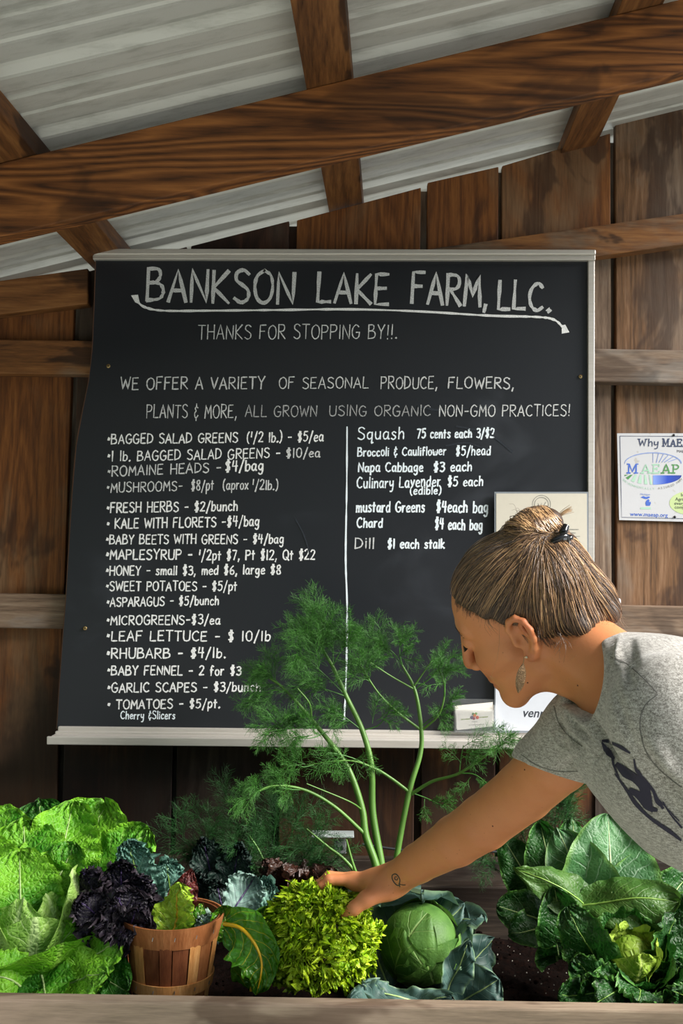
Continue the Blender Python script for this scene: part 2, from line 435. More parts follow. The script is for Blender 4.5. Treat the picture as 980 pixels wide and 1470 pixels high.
# ---- stroke lettering: glyph = width | strokes; "~" = rounded stroke; cap height 8, x-height 5
G = {
'A': '5|0,0 2.4,8 4.8,0|.9,2.8 4.1,2.8', 'B': '5|.2,0 .3,8|~.2,7.9 3,7.8 3.6,6.2 2.6,4.7 .6,4.4|~.6,4.4 3.6,4.1 4.6,2.3 3.6,.5 .2,0',
'C': '5|~4.4,6.8 3,8 1,6.6 .2,4 .9,1.3 2.8,0 4.6,1', 'D': '5|.3,0 .3,8|~.2,7.9 3,7.4 4.6,4.6 3.7,1.4 .2,0',
'E': '4.4|3.8,8 .3,7.9 .2,0 4,.1|.3,4.2 3.2,4.3', 'F': '4.4|4,8 .4,7.9 .2,0|.3,4.3 3.2,4.4',
'G': '5.4|~4.4,6.8 2.8,8 .9,6.6 .2,3.8 1,1 3,0 4.6,1.2 4.9,3.6|5.1,3.6 2.8,3.6', 'H': '5|.3,0 .3,8|4.5,0 4.5,8|.3,4.1 4.5,4.1',
'I': '1.2|.6,0 .6,8', 'J': '4|3.3,8 3.3,2|~3.3,2 2.6,.1 1.2,.1 .3,1.7', 'K': '4.8|.3,0 .3,8|4.3,8 .4,3.8 4.6,0', 'L': '4.2|.4,8 .2,0 3.9,.1',
'M': '5.6|.2,0 .8,8 2.8,2.6 4.7,8 5.3,0', 'N': '5|.3,0 .3,8 4.5,0 4.6,8', 'O': '5.4|~2.7,8 .8,6.6 .2,4 .9,1.2 2.7,0 4.5,1.2 5.1,4 4.5,6.8 2.7,8',
'P': '4.6|.3,0 .3,8|~.3,7.9 3.3,7.7 4.2,6 3.2,4.2 .4,3.8', 'Q': '5.6|~2.7,8 .8,6.6 .2,4 .9,1.2 2.7,0 4.5,1.2 5.1,4 4.5,6.8 2.7,8|3.2,2 5.6,-.6',
'R': '4.8|.3,0 .3,8|~.3,7.9 3.3,7.7 4.1,6.1 3.2,4.4 .4,4|1.2,4 4.6,0', 'S': '4.6|~4.1,7 2.6,8 .8,7.3 .7,5.5 2.4,4.3 4,3 4,1 2.2,0 .3,1',
'T': '4.8|.1,8 4.7,7.9|2.4,8 2.4,0', 'U': '5|.4,8 .3,3|~.3,3 .9,.6 2.6,0 4.2,.8 4.6,3|4.6,3 4.7,8', 'V': '4.8|.1,8 2.3,0 4.6,8',
'W': '6.6|.1,8 1.6,0 3.2,6.5 4.8,0 6.4,8', 'X': '4.8|.2,8 4.5,0|4.5,8 .2,0', 'Y': '4.8|.1,8 2.3,4|4.5,8 2.3,4 2.1,0', 'Z': '4.6|.2,8 4.3,8 .2,0 4.5,0',
'a': '4|~3.2,4.4 1.8,5 .5,3.8 .3,1.6 1.2,.1 2.6,.8 3.2,2.6|3.3,4.8 3.2,1|~3.2,1 3.4,.1 4,.3', 'b': '3.9|.5,8 .4,0|~.4,1.4 .9,4.2 2.3,5 3.5,3.8 3.3,1.3 2,0 .5,.7',
'c': '3.6|~3.2,4.2 2,5 .7,4 .3,2.2 1.1,.3 2.2,0 3.4,.8', 'd': '4.1|~3.3,4.3 2,5 .7,4 .3,2 1.1,.1 2.5,.6 3.4,2.2|3.5,8 3.4,.1',
'e': '3.7|~.4,2.6 3.1,3 3.1,4.3 1.9,5 .7,4 .3,2 1.3,.1 3.4,.7', 'f': '3|~2.8,7.2 1.8,8 1.1,6.8 1,4|1,4 .9,-.2|.1,4.4 2.5,4.5',
'g': '4|~3.2,4.4 1.8,5 .5,3.8 .4,1.8 1.4,.5 2.7,1.2 3.3,3|~3.3,4.9 3.3,0 2.8,-2.3 1.4,-2.9 .4,-2', 'h': '3.9|.5,8 .4,0|~.4,2.4 1.4,4.6 2.6,4.9 3.3,3.4 3.3,0',
'i': '1.2|.6,5 .6,0|.55,7 .65,6.6', 'j': '2|1.2,5 1.1,-2.4', 'k': '3.8|.5,8 .4,0|3,4.9 .6,2.2 3.5,0', 'l': '1.2|.6,8 .6,0',
'm': '5.6|.4,5 .4,0|~.4,2.6 1.3,4.7 2.3,4.7 2.7,3 2.7,0|~2.7,2.6 3.7,4.8 4.8,4.4 5.1,2.6 5.1,0', 'n': '3.9|.4,5 .4,0|~.4,2.5 1.5,4.7 2.7,4.8 3.3,3.2 3.3,0',
'o': '3.8|~1.9,5 .7,4.2 .3,2.4 .9,.5 2,0 3.2,.9 3.5,2.7 3,4.4 1.9,5', 'p': '3.9|.5,5 .4,-2.8|~.4,3.2 1.4,4.9 2.9,4.8 3.6,3 2.8,.6 1.4,.1 .5,1',
'q': '4|~3.2,4.4 1.8,5 .5,3.8 .4,1.6 1.5,.3 2.8,1.2 3.3,3|~3.3,5 3.2,0 3,-2.6 4,-2', 'r': '3|.4,5 .4,0|~.4,2.6 1.3,4.5 2.6,4.8', 's': '3.2|~2.9,4.3 1.8,5 .7,4.3 1.2,3 2.6,2.1 2.6,.7 1.4,0 .2,.7',
't': '3|1.3,7.2 1.3,0|.1,4.7 2.7,4.8', 'u': '3.9|~.4,5 .4,1.6 1.5,0 2.8,.8 3.3,2.4|3.3,5 3.4,0', 'v': '3.6|.2,5 1.7,0 3.3,5', 'w': '5|~.2,5 .6,1 1.4,0 2.4,1.2 2.5,4 2.7,1 3.5,0 4.5,1.4 4.8,5', 'x': '3.6|.2,5 3.2,0|3.2,5 .2,0',
'y': '3.9|~.4,5 .5,2.3 1.6,1.4 2.8,2.4|~3.3,5 3.2,0 2.4,-2.6 .8,-2.8', 'z': '3.4|.2,5 3,5 .2,0 3.2,0',
'0': '4.6|~2.3,8 .7,6.6 .3,4 .8,1.2 2.3,0 3.8,1.2 4.2,4 3.8,6.8 2.3,8', '1': '1.8|.9,8 .9,0', '2': '4.4|~.4,6.6 1.6,8 3.4,7.6 3.8,6 2.6,3.4 .3,.1|.3,.1 4.1,.2',
'3': '4.2|~.4,7.3 2,8 3.6,7 3.2,5.2 1.6,4.5|~1.6,4.5 3.6,3.8 3.9,1.8 2.4,0 .3,.8', '4': '4.4|1,8 .3,3.8 4,4|3.2,7.8 2.9,0', '5': '4.4|3.9,8 1.1,7.9 .8,4.8|~.8,4.8 2.6,5.2 3.9,3.6 3.5,1.2 1.8,0 .3,.8',
'6': '4.2|~3,8 1.2,6 .3,3 .9,.7 2.3,0 3.7,1.2 3.5,3.2 2,4 .5,2.6', '7': '4.2|.3,7.9 3.9,8 1.6,0', '8': '4.4|~2.2,4.4 .7,5.8 1.3,7.6 2.9,7.8 3.6,6.2 2.2,4.4 .6,2.6 1.1,.4 2.8,0 3.9,1.7 2.2,4.4', '9': '4.2|~3.6,6 2.2,8 .6,6.8 1,4.6 2.6,4.4 3.6,6|3.6,6.4 3,0',
'$': '4.2|~3.6,6.4 2.2,7.2 .7,6.4 1,4.8 2.6,3.8 3.5,2.4 2.6,.9 .5,1.3|1.8,8.8 1.6,-.6|2.7,8.7 2.5,-.5', '/': '3.4|3.2,8.6 .2,-1.6', '-': '3.6|.4,3.7 3.2,3.8', '_': '6|.4,3.5 5.4,3.7',
'.': '1.6|.6,.3 .9,0', ',': '1.8|1,.8 .3,-1.6', '!': '1.6|.9,8 .7,2.2|.6,.4 .7,0', '(': '2.4|~2,8.8 .7,6.4 .4,3.2 .9,.6 1.9,-1', ')': '2.4|~.3,8.8 1.6,6.6 1.9,3.4 1.4,.7 .3,-1',
'&': '3.6|~3,6 1.8,6.6 .8,5.6 1.6,4.2 .5,3 .8,.8 2,.4 3.2,1.6|1.8,8.4 1.8,7|1.8,0 1.8,-1.4', '*': '1.6|.3,4.2 .9,4', "'": '1.6|1,8.6 .6,4.4', '~': '2|0,0 0,0', ' ': '3.0', '?': '4|0,0 1,1'}
# serif capitals for the printed sign
G['α'] = '7|1.2,0 1.2,8|.2,8 1.4,8 3.4,1.2 5.4,8 6.6,8|5.6,8 5.6,0|.2,.2 2.2,.2|4.6,.2 6.7,.2'
G['β'] = '6|.9,0 2.9,8 5.1,0|1.6,2.6 4.3,2.6|.1,.2 1.8,.2|4.1,.2 6,.2'
G['γ'] = '5.4|1.1,0 1.1,8|.2,7.8 4.6,7.8 4.6,6.2|1.1,4.2 3.4,4.2|3.4,5.1 3.4,3.3|.2,.2 4.8,.2 4.9,2'
G['δ'] = '5.4|1.2,0 1.2,8|.2,.2 2.4,.2|~.2,7.8 3.6,7.7 4.8,5.9 3.7,4 1.3,3.8'
G['ω'] = '8|.2,7.8 2,7.8|1.1,8 2.6,0 4.1,6.6 5.6,0 7,8|6.2,7.8 7.9,7.8'
def glyph(ch):
    parts = G[ch].split('|'); out = []
    for s_ in parts[1:]:
        cur = s_.startswith('~'); s_ = s_.lstrip('~')
        pts = [tuple(float(a) for a in q.split(',')) for q in s_.split()]
        out.append((cur, pts))
    return float(parts[0]), out
rng = np.random.RandomState(7)
def ribbon(bag, pts, w):
    """pts in photo pixels on the board plane, w = stroke width in px"""
    pts = np.asarray(pts, float)
    T = np.gradient(pts, axis=0); T /= np.linalg.norm(T, axis=1)[:, None] + 1e-9
    # lengthen ends a touch
    pts = pts.copy(); pts[0] -= T[0] * w * .3; pts[-1] += T[-1] * w * .3
    Nn = np.stack([-T[:, 1], T[:, 0]], 1)
    ww = w * (0.5 + 0.10 * rng.randn(len(pts))).clip(.33, .62)
    a, b = pts + Nn * ww[:, None], pts - Nn * ww[:, None]
    V = [tuple(P(p[0], p[1], LY)) for p in np.vstack([a, b])]
    global RC
    RC = (RC + 1) % 9; V = [(v_[0], v_[1] - RC * 3e-5, v_[2]) for v_ in V]
    n_ = len(pts); bag.add(np.array(V), np.array([(i, i + 1, n_ + i + 1, n_ + i) for i in range(n_ - 1)]))
LY = YC - 0.0006; RC = 0
def dens(cur, pts, k=4):
    if cur and len(pts) > 2: return spline(pts, len(pts) * 3 + 1)[:, :2]
    out = [pts[0]]
    for a, b in zip(pts, pts[1:]):
        for t in np.linspace(0, 1, k)[1:]: out.append((a[0] + (b[0]-a[0])*t, a[1] + (b[1]-a[1])*t))
    return np.array(out)
def write(text, x0, x1, yb0, yb1, cap, w=2.0, mat='chalk', parent=None, gap=1.1, jit=.25, name='lettering'):
    ws = [glyph(c)[0] for c in text]
    tot = sum(ws) + gap * (len(ws) - 1)
    k = (x1 - x0) / tot; s_ = cap / 8.0; bag = Bag(); x = 0
    for c, wd_ in zip(text, ws):
        dy, dx = rng.randn() * jit, rng.randn() * jit * .5; hs = 1 + rng.randn() * .03
        for cur, pts in glyph(c)[1]:
            q = dens(cur, [(p[0], p[1]) for p in pts])
            px = x0 + (x + q[:, 0] + dx * .4) * k + q[:, 1] * s_ * .04
            t = (px - x0) / max(1, x1 - x0)
            py = yb0 + (yb1 - yb0) * t - (q[:, 1] * hs + dy * .5) * s_
            ribbon(bag, np.stack([px, py], 1), w * .98 * (2.3 if c == '*' else 1.5 if c == '.' else 1))
        x += wd_ + gap
    if bag.V:
        o = bag.build(name, M[mat], parent or cb, smooth=False)
        return o
# title: the down strokes are drawn thick
for t_, a, b, ya, yb, h in (('BANKSON', 210, 423, 432, 436, 46), ('LAKE', 455, 559, 434, 437, 41), ('FARM', 590, 690, 434, 440, 44), (',', 694, 699, 440, 440, 34), ('LLC.', 714, 791, 443, 446, 40)):
    write(t_, a, b, ya, yb, h, 5.0, 'chalk_mid', gap=1.0, jit=.2)
bag = Bag(); ribbon(bag, spline([(196, 432), (208, 441), (235, 446), (300, 446), (400, 445), (500, 444), (600, 447), (700, 453), (770, 455), (795, 459), (808, 470)], 80)[:, :2], 3.2)
bag.build('underline', M['chalk'], cb)
for tri in ([(188, 424), (198, 423), (201, 437), (194, 434)], [(806, 467), (811, 466), (817, 477), (806, 479)]):
    mesh_np('arrow_tip', [tuple(P(x, y, LY - .0001)) for x, y in tri], [(0, 1, 2, 3)], M['chalk'], cb, smooth=False)
L = [
('THANKS FOR STOPPING BY!!.', 284, 570, 487, 486, 20, 1.5, 'chalk_mid'),
('WE OFFER A VARIETY', 173, 380, 559, 558, 17, 1.8, 'chalk_mid'), ('OF SEASONAL', 400, 529, 558, 557, 16, 1.5, 'chalk_mid'),
('PRODUCE,', 546, 628, 558, 558, 17, 1.6, 'chalk_mid'), ('FLOWERS,', 643, 738, 557, 558, 16, 1.9, 'chalk_mid'),
('PLANTS & MORE,', 210, 340, 600, 600, 19, 1.5, 'chalk_mid'), ('ALL GROWN', 352, 455, 598, 598, 16, 1.5, 'chalk_dim'), ('USING ORGANIC', 472, 618, 597, 597, 15, 1.5, 'chalk_dim'),
('NON-GMO PRACTICES!', 630, 818, 598, 597, 16, 1.5, 'chalk_mid'),
('*BAGGED SALAD GREENS ', 155, 348, 637, 635, 14, 1.9, 'chalk'), ("('/2 lb.) - $5/ea", 354, 464, 635, 633, 14, 1.9, 'chalk'),
('*1 lb. BAGGED SALAD GREENS -', 155, 402, 662, 657, 14, 1.8, 'chalk'), ('$10/ea', 410, 459, 657, 656, 13, 1.8, 'chalk_mid'),
('*ROMAINE HEADS - ', 155, 325, 684, 677, 14, 1.8, 'chalk_mid'), ('$4/bag', 323, 378, 677, 675, 15, 2.2, 'chalk'),
('*MUSHROOMS-', 154, 262, 707, 704, 14, 1.6, 'chalk_mid'), ('$8/pt  (aprox ', 274, 362, 704, 702, 14, 1.7, 'chalk_mid'), ("'/2lb.)", 362, 399, 703, 703, 14, 1.7, 'chalk_mid'),
('*FRESH HERBS - $2/bunch', 154, 341, 736, 733, 14, 2.0, 'chalk'), 
('* KALE WITH FLORETS -$4/bag', 154, 372, 759, 755, 14, 2.0, 'chalk'),
('*BABY BEETS WITH GREENS - $4/bag', 153, 407, 781, 780, 13, 1.9, 'chalk'),
('*MAPLESYRUP -', 153, 276, 803, 803, 14, 2.1, 'chalk'), ("'/2pt $7, Pt $12, Qt $22", 285, 452, 804, 803, 14, 2.0, 'chalk'),
('*HONEY - small $3, med $6, large $8', 153, 403, 826, 824, 13, 2.0, 'chalk'),
('*SWEET POTATOES - $5/pt', 153, 340, 848, 848, 13, 1.9, 'chalk'),
('*ASPARAGUS - $5/bunch', 154, 314, 871, 868, 13, 1.9, 'chalk'),
('*MICROGREENS-$3/ea', 154, 316, 897, 896, 13, 1.9, 'chalk'),
('*LEAF LETTUCE - $ 10/1b', 154, 388, 920, 920, 14, 2.0, 'chalk'),
('*RHUBARB - $4/1b.', 154, 324, 945, 944, 14, 2.1, 'chalk'),
('*BABY FENNEL - 2 for $3', 155, 346, 969, 969, 13, 2.1, 'chalk'),
('*GARLIC SCAPES - $3/bunch', 155, 374, 994, 992, 13, 2.0, 'chalk'),
('* TOMATOES - $5/pt.', 155, 316, 1018, 1016, 13, 2.0, 'chalk'),
('Cherry &Slicers', 173, 251, 1032, 1032, 11, 1.6, 'paint'),
('Squash', 513, 580, 631, 630, 17, 1.9, 'paint'), ('75 cents each 3/$2', 598, 709, 629, 628, 13, 2.2, 'paint'),
('Broccoli & Cauliflower', 513, 640, 655, 653, 12, 2.0, 'paint'), ('$5/head', 654, 704, 654, 653, 13, 2.0, 'paint'),
('Napa Cabbage', 514, 607, 677, 677, 13, 2.2, 'paint'), ('$3 each', 622, 677, 677, 676, 13, 2.2, 'paint'),
('Culinary Lavender', 512, 632, 701, 698, 15, 2.1, 'paint'), ('$5 each', 642, 693, 698, 697, 13, 2.1, 'paint'), ('(edible)', 588, 633, 710, 709, 11, 2.0, 'paint'),
('mustard Greens', 511, 609, 735, 735, 15, 2.3, 'paint'), ('$4each bag', 626, 700, 735, 736, 16, 2.3, 'paint'),
('Chard', 512, 549, 757, 757, 13, 2.3, 'paint'), ('$4 each bag', 624, 692, 759, 761, 15, 2.3, 'paint'),
('Dill', 509, 537, 787, 787, 15, 2.0, 'chalk_mid'), ('$1 each stalk', 556, 638, 787, 787, 13, 2.3, 'paint'),
]
for t_, a, b, ya, yb, h, w_, mm in L: write(t_, a, b, ya, yb, h, w_, mm)
for pts_, w_ in (([(424, 745), (436, 768), (446, 800)], 2.2), ([(600, 583), (630, 589), (668, 586)], 3), ([(655, 612), (700, 622), (735, 648)], 3), ([(640, 640), (670, 636), (700, 646)], 2.5)):
    bag = Bag(); ribbon(bag, spline(pts_, 14)[:, :2], w_); bag.build('chalk_smear', M['chalk_smear'], cb)
bag = Bag(); ribbon(bag, spline([(498, 613), (497.5, 700), (496, 800), (498, 870), (497, 960), (494, 1032)], 40)[:, :2], 2.4)
bag.build('dividing_line', M['paint'], cb)

# ================================================================ papers on the board and wall
paper = simple('cream_paper', '#cfcabd', 0.7); white = simple('white_paper', '#cdd2dc', 0.6)
ink = simple('black_ink', '#2a2f3a', 0.7); sleeve = simple('clear_sleeve_edge', '#8b929b', 0.25)
greyink = simple('grey_ink', '#8a8a84', 0.7)
YP = YC - 0.0135
ps = empty('payment_sign', P(775, 880, YP), 'tall cream and white payment notice in a clear sleeve, on the tray behind the head', 'sign')
prism('clear_sleeve', pquad([(709.5, 1052), (846, 1052), (844, 706), (709.5, 706)], YP), YP, YP + 0.003, sleeve, ps)
prism('cream_sheet', pquad([(712, 880), (843, 880), (842, 708.5), (712, 708.5)], YP - .0007), YP - .0008, YP - .0001, paper, ps)
prism('white_sheet', pquad([(711, 1049), (843, 1049), (843, 881), (711, 881)], YP - .0007), YP - .0008, YP - .0001, white, ps)
def text3d(name, s_, px, py, Y, size_px, mat, parent, extr=0.0002, bold=0.0, shear=0.0, align='LEFT', sx=1.0):
    cu = bpy.data.curves.new(name, 'FONT'); cu.body = s_; cu.size = 1.0; cu.offset = bold; cu.shear = shear; cu.align_x = align; cu.resolution_u = 3
    ob = bpy.data.objects.new(name, cu); COL.objects.link(ob)
    dg = bpy.context.evaluated_depsgraph_get(); me = bpy.data.meshes.new_from_object(ob.evaluated_get(dg))
    bpy.data.objects.remove(ob); bpy.data.curves.remove(cu)
    o = link(name, me, mat, parent)
    p = P(px, py, Y); k = size_px / F * Y * 1.38
    o.location = p - wloc(parent); o.rotation_euler = (math.pi / 2, R(0.9), 0); o.scale = (k * sx, k, k)
    return o
LY = YP - .0010
t_ = text3d('lettering', 'venmo', 749, 1029, LY, 13, ink, ps, bold=0.012, shear=.25, sx=.95)
for i, (x0_, x1_) in enumerate(((724, 762), (724, 752), (724, 758), (770, 830), (770, 826), (772, 832))):
    yy = (758, 763, 768, 760, 765, 770)[i]
    b_ = Bag(); ribbon(b_, np.array([(x0_ + (x1_-x0_)*t, yy) for t in np.linspace(0, 1, 14)]), 1.0); b_.build('small_print', greyink, ps)
b_ = Bag()
for rr in (13, 10): ribbon(b_, np.array([(777 + rr*math.cos(a), 724 + rr*math.sin(a)) for a in np.linspace(0, 2*math.pi, 30)]), .8)
ribbon(b_, np.array([(772, 723), (775, 728), (777, 722), (779, 728), (783, 721)]), 1.0)
b_.build('round_stamp', greyink, ps)

# business card holder
YH = YC - 0.030
acr = N('clear_acrylic'); M['acrylic'] = acr.out((0.85, 0.88, 0.9, 1), 0.08, None, Transmission_Weight=0.9, IOR=1.3, Alpha=0.55)
ch = empty('card_holder', P(681, 1050, YH), 'clear plastic card holder at the right of the chalk tray', 'card holder')
prism('back_plate', pquad([(651, 1049), (713, 1051), (711, 1004), (649, 1003)], YH + .018), YH + .018, YH + .0205, M['acrylic'], ch)
prism('front_plate', pquad([(653, 1051), (711, 1053), (710, 1019), (652, 1017)], YH - .004), YH - .004, YH - .002, M['acrylic'], ch)
for xa in (651, 709): prism('end_plate', pquad([(xa, 1050), (xa + 2.5, 1050), (xa + 2, 1012), (xa - .5, 1012)], YH - .002), YH - .002, YH + .018, M['acrylic'], ch)
prism('base_plate', pquad([(651, 1052), (712, 1053), (712, 1050), (651, 1049.5)], YH - .002), YH - .002, YH + .018, M['acrylic'], ch)
card = simple('card_stock', '#e8e3dc', 0.6)
for i in range(4):
    yy = YH + .001 + i * .0035; dx = (0, 1, -1.5, 1)[i]; dy = (0, -3, -5, -6)[i]
    cc = empty('business_card', P(680, 1045, yy), ['front business card with a fruit emblem in the clear holder', 'second business card from the front in the clear holder', 'third business card from the front in the clear holder', 'rearmost business card in the clear holder'][i], 'card', 'business cards in the clear holder')
    prism('card', pquad([(656 + dx, 1048 + dy * .3), (707 + dx, 1043 + dy * .3), (706 + dx, 1014 + dy), (654 + dx, 1019 + dy)], yy), yy, yy + .0012, card, cc)
    if i == 0:
        for (x, y, r_, c_) in ((677, 1030, 2.6, '#5a3a6a'), (681, 1027, 2.6, '#d9742a'), (685, 1030, 2.6, '#cf4a2a'), (679, 1025, 2.0, '#4f7a2c'), (683, 1024.5, 2.0, '#6a9a3a'), (680, 1031.5, 2.2, '#8a2a4a')):
            Bag().add(*ellipsoid_arrays(P(x, y, yy - .0003), (r_ * .0016, .0003, r_ * .0016), 10, 6)).build('emblem_fruit', simple('emblem_' + c_[1:], c_, .6), cc)
        LY = yy - .0005
        b_ = Bag()
        ribbon(b_, np.array([(662 + i_, 1033 - i_ * .08) for i_ in range(0, 13, 2)]), 1.2); ribbon(b_, np.array([(688 + i_, 1030 - i_ * .08) for i_ in range(0, 14, 2)]), 1.2)
        b_.build('card_line', simple('olive_ink', '#8a9a4a', .7), cc)
        b_ = Bag(); ribbon(b_, np.array([(677 + i_, 1036) for i_ in range(0, 10, 2)]), .8); ribbon(b_, np.array([(673 + i_, 1041 - i_ * .05) for i_ in range(0, 24, 2)]), .7)
        b_.build('card_line', greyink, cc)

# ---- farm certification sign, right wall
YS = YW - 0.006
signm = N('enamel_sign'); v = signm.coords('Object', (1, 1, 1), False)
M['sign'] = signm.out(signm.mix(signm.step(signm.noise(v, 40, 4), .62, .7), hexc('#c4c6cc'), hexc('#b4b3b1')), 0.35)
fs = empty('farm_sign', P(960, 745, YS), 'white farm certification sign with blue and green oval emblem screwed to the right wall', 'sign')
prism('sign_plate', pquad([(888.5, 746.5), (1100, 752), (1098, 622), (885.5, 622)], YS), YS, YS + .0035, M['sign'], fs)
navy = simple('navy_ink', '#2c3a5c', .6); blue = simple('blue_ink', '#3f66c4', .6); dblue = simple('deep_blue_ink', '#1c3fae', .6)
mint = simple('mint_ink', '#a9cfbb', .6); green = simple('green_ink', '#4c8a50', .6); pale = simple('pale_green_ink', '#bcd096', .6); lil = simple('soft_blue_ink', '#8298d0', .6)
LY = YS - .0003
def line(pts, w_, mat, name='sign_line', k=1, parent=fs):
    b_ = Bag(); ribbon(b_, dens(False, pts, k + 1) if k else np.array(pts, float), w_); return b_.build(name, mat, parent)
line([(889.5, 626), (892, 742.5), (1096, 747)], .7, navy, 'border_line', 3); line([(889.5, 626), (1095, 627)], .7, navy, 'border_line', 8)
write('ωhy', 914.5, 945, 640.3, 640.5, 10.3, 1.5, 'ink_navy', fs, jit=0, gap=.9); write('αβγβδ?', 950, 1004, 640.7, 641.2, 10.3, 1.8, 'ink_navy', fs, jit=0, gap=.4)
text3d('lettering', 'MAEAP', 971, 649.5, LY, 4, ink, fs)
cx, cy = 937, 665.5
ell = lambda a, rx=40.5, ry=15.5, c=cy: (cx + rx * math.cos(a), c - ry * math.sin(a))
line([ell(a) for a in np.linspace(.02, math.pi - .02, 40)], 1.3, lil, 'emblem_arc', 0)
for i, (a, bx) in enumerate(((1.57, 937), (1.37, 942), (1.18, 946), (.98, 950), (.75, 954), (.5, 959))):
    e_ = ell(a); line([e_, (bx, 664 - .2 * i)], .9, lil, 'emblem_ray', 2)
for s_, x_, w_, m_ in (('α', 899, 17, 'ink_blue'), ('β', 919, 15, 'ink_mint'), ('γ', 935, 12, 'ink_mint'), ('β', 948.5, 14.5, 'ink_green'), ('δ', 963.5, 11, 'ink_green')):
    write(s_, x_, x_ + w_, 679.3, 679.3, 12.6, 1.9, m_, fs, jit=0)
def fan(a0, a1, x0_, x1_, mat, yb=681.5):
    pts = [(x1_, yb)] + [(x0_, yb)] + [(cx - 41 * math.cos(a), yb + 14 * math.sin(a)) for a in np.linspace(a0, a1, 6)]
    V = [tuple(P(x, y, LY)) for x, y in pts]
    me = bpy.data.meshes.new('emblem_wedge'); me.from_pydata([tuple(Vector(q) - P(cx, cy, LY)) for q in V], [], [list(range(len(V)))]); me.update()
    o = link('emblem_wedge', me, mat, fs); o.location = P(cx, cy, LY) - wloc(fs)
for i, (a0, a1) in enumerate(((.02, .16), (.30, .52), (.68, .86), (1.0, 1.16), (1.26, 1.38), (1.47, 1.55))):
    t0 = 896 + i * 6.2; fan(a0, a1, t0 + (0 if i == 0 else 2 + i * .4), t0 + 5.8, (green, green, mint, mint, mint, mint)[i] if i else green)
def poly(name, pts, mat, parent=fs):
    V = [P(x, y, LY) for x, y in pts]; c_ = V[0]
    me = bpy.data.meshes.new(name); me.from_pydata([tuple(q - c_) for q in V], [], [list(range(len(V)))]); me.update()
    o = link(name, me, mat, parent); o.location = c_ - wloc(parent); return o
gb = N('blue_gradient'); xx = gb.n('SeparateXYZ', {0: gb.n('TexCoord').outputs['Generated']}).outputs['X']
M['bluegrad'] = gb.out(gb.ramp(xx, [(0.0, '#7d9ae0'), (0.5, '#1c45b8'), (1.0, '#1a3590')]), .5)
poly('emblem_field', [(937, 682.3)] + [(cx + 41 * math.cos(a), 682.3 + 13.5 * math.sin(a)) for a in np.linspace(0, math.pi / 2, 12)], M['bluegrad'])
for i, c_ in enumerate('ENVIRONMENTALLY ASSURED FARM'):
    t = i / 27; a = R(158 - 136 * t); x_ = cx - 1 + 45 * math.cos(a); y_ = 682 + 21 * math.sin(a)
    if c_ != ' ':
        o = text3d('lettering', c_, x_, y_, LY, 3.3, mint if t < .55 else greyink, fs, align='CENTER'); o.rotation_euler = (math.pi / 2, R(-26 + 0) * (t * 2 - 1) * 1.0 * 1, 0)
text3d('lettering', 'www.maeap.org', 904, 740.5, LY, 6.0, blue, fs, bold=.01, sx=1.0)
text3d('lettering', 'Michigan', 918.5, 710.8, LY, 3, lil, fs)
poly('state_shape', [(919, 714), (923, 712), (927, 713.5), (931, 712.5), (933, 714), (928, 716.5), (925, 716), (922, 715)], blue)
poly('state_shape', [(927, 726), (926, 722), (927.5, 718.5), (930.5, 716.2), (932, 718.5), (931.5, 721), (933.5, 720), (934, 722.5), (932.5, 726)], blue)
poly('small_strip', [(919, 731), (934, 731), (934, 728.2), (919, 728.2)], mint)
poly('pale_oval', [(992 + 31.5 * math.cos(a), 722 + 17.5 * math.sin(a)) for a in np.linspace(0, 2 * math.pi, 30, endpoint=False)], pale)
LY -= .0003
for s_, x_, y_ in (('In', 977, 712.5), ('Agric', 969, 718.5), ('every', 967.5, 724.5), ('comple', 968, 730)): text3d('lettering', s_, x_, y_, LY, 4.8, ink, fs)
for x, y in ((967, 624.5), (968.5, 742)):
    Bag().add(*ellipsoid_arrays(P(x, y, YS - .001), (.0032, .002, .0032), 10, 6)).build('screw', simple('dark_screw', '#3a3b40', .4, Metallic=.7), fs)

# marker lying at the right rail, wire on the lower right rail, small latch box
mk = Bag().tube([P(866, 862.5, YR - .012), P(888.5, 863.5, YR - .012)], [.0078, .0078], 14).add(*ellipsoid_arrays(P(888.5, 863.5, YR - .012), (.0035, .0078, .0078), 12, 8))
o = mk.build('marker_pen', simple('white_plastic', '#cfd1d6', .35)); tag(o, 'white pen end lying on the grey rail behind the woman\'s hair bun side', 'marker')
o['label'] = 'white marker pen on the rail, its tip showing beside the hair'
wr = Bag().tube(spline([P(x, y, YR - .01) for x, y in ((905, 1207), (930, 1214), (960, 1221), (1000, 1231), (1050, 1240))], 20), .0035, 8)
o = wr.build('cable', simple('grey_cable', '#5d5d60', .5)); tag(o, 'grey cable sagging along the lower right wall', 'cable')
o = Bag().tube(spline([P(x, y, YR - .015) for x, y in ((520, 1212), (560, 1218), (600, 1222), (660, 1220), (740, 1224), (830, 1222))], 24), .003, 6).build('thin_cable', simple('dark_cable', '#26292e', .5)); tag(o, 'thin dark cable behind the fennel stems', 'cable')
LYs = YR - .03
lt = empty('wall_outlet', P(487, 1212, LYs), 'small grey outlet with a thin metal cover behind the fennel stems', 'outlet')
prism('cover', pquad([(479, 1226), (497, 1226), (497, 1208), (479, 1208)], LYs), LYs, YR, simple('outlet_grey', '#6c6f70', .4), lt, .002)
prism('hood', pquad([(447, 1202.5), (508, 1203), (508, 1200), (447, 1199.5)], LYs - .02), LYs - .02, YR, simple('pale_metal', '#a9b3b3', .3), lt, .001)
for dx in (484, 491): Bag().add(*ellipsoid_arrays(P(dx, 1217, LYs - .0005), (.004, .0012, .006), 10, 6)).build('socket', simple('socket_dark', '#1c1d20', .5), lt)
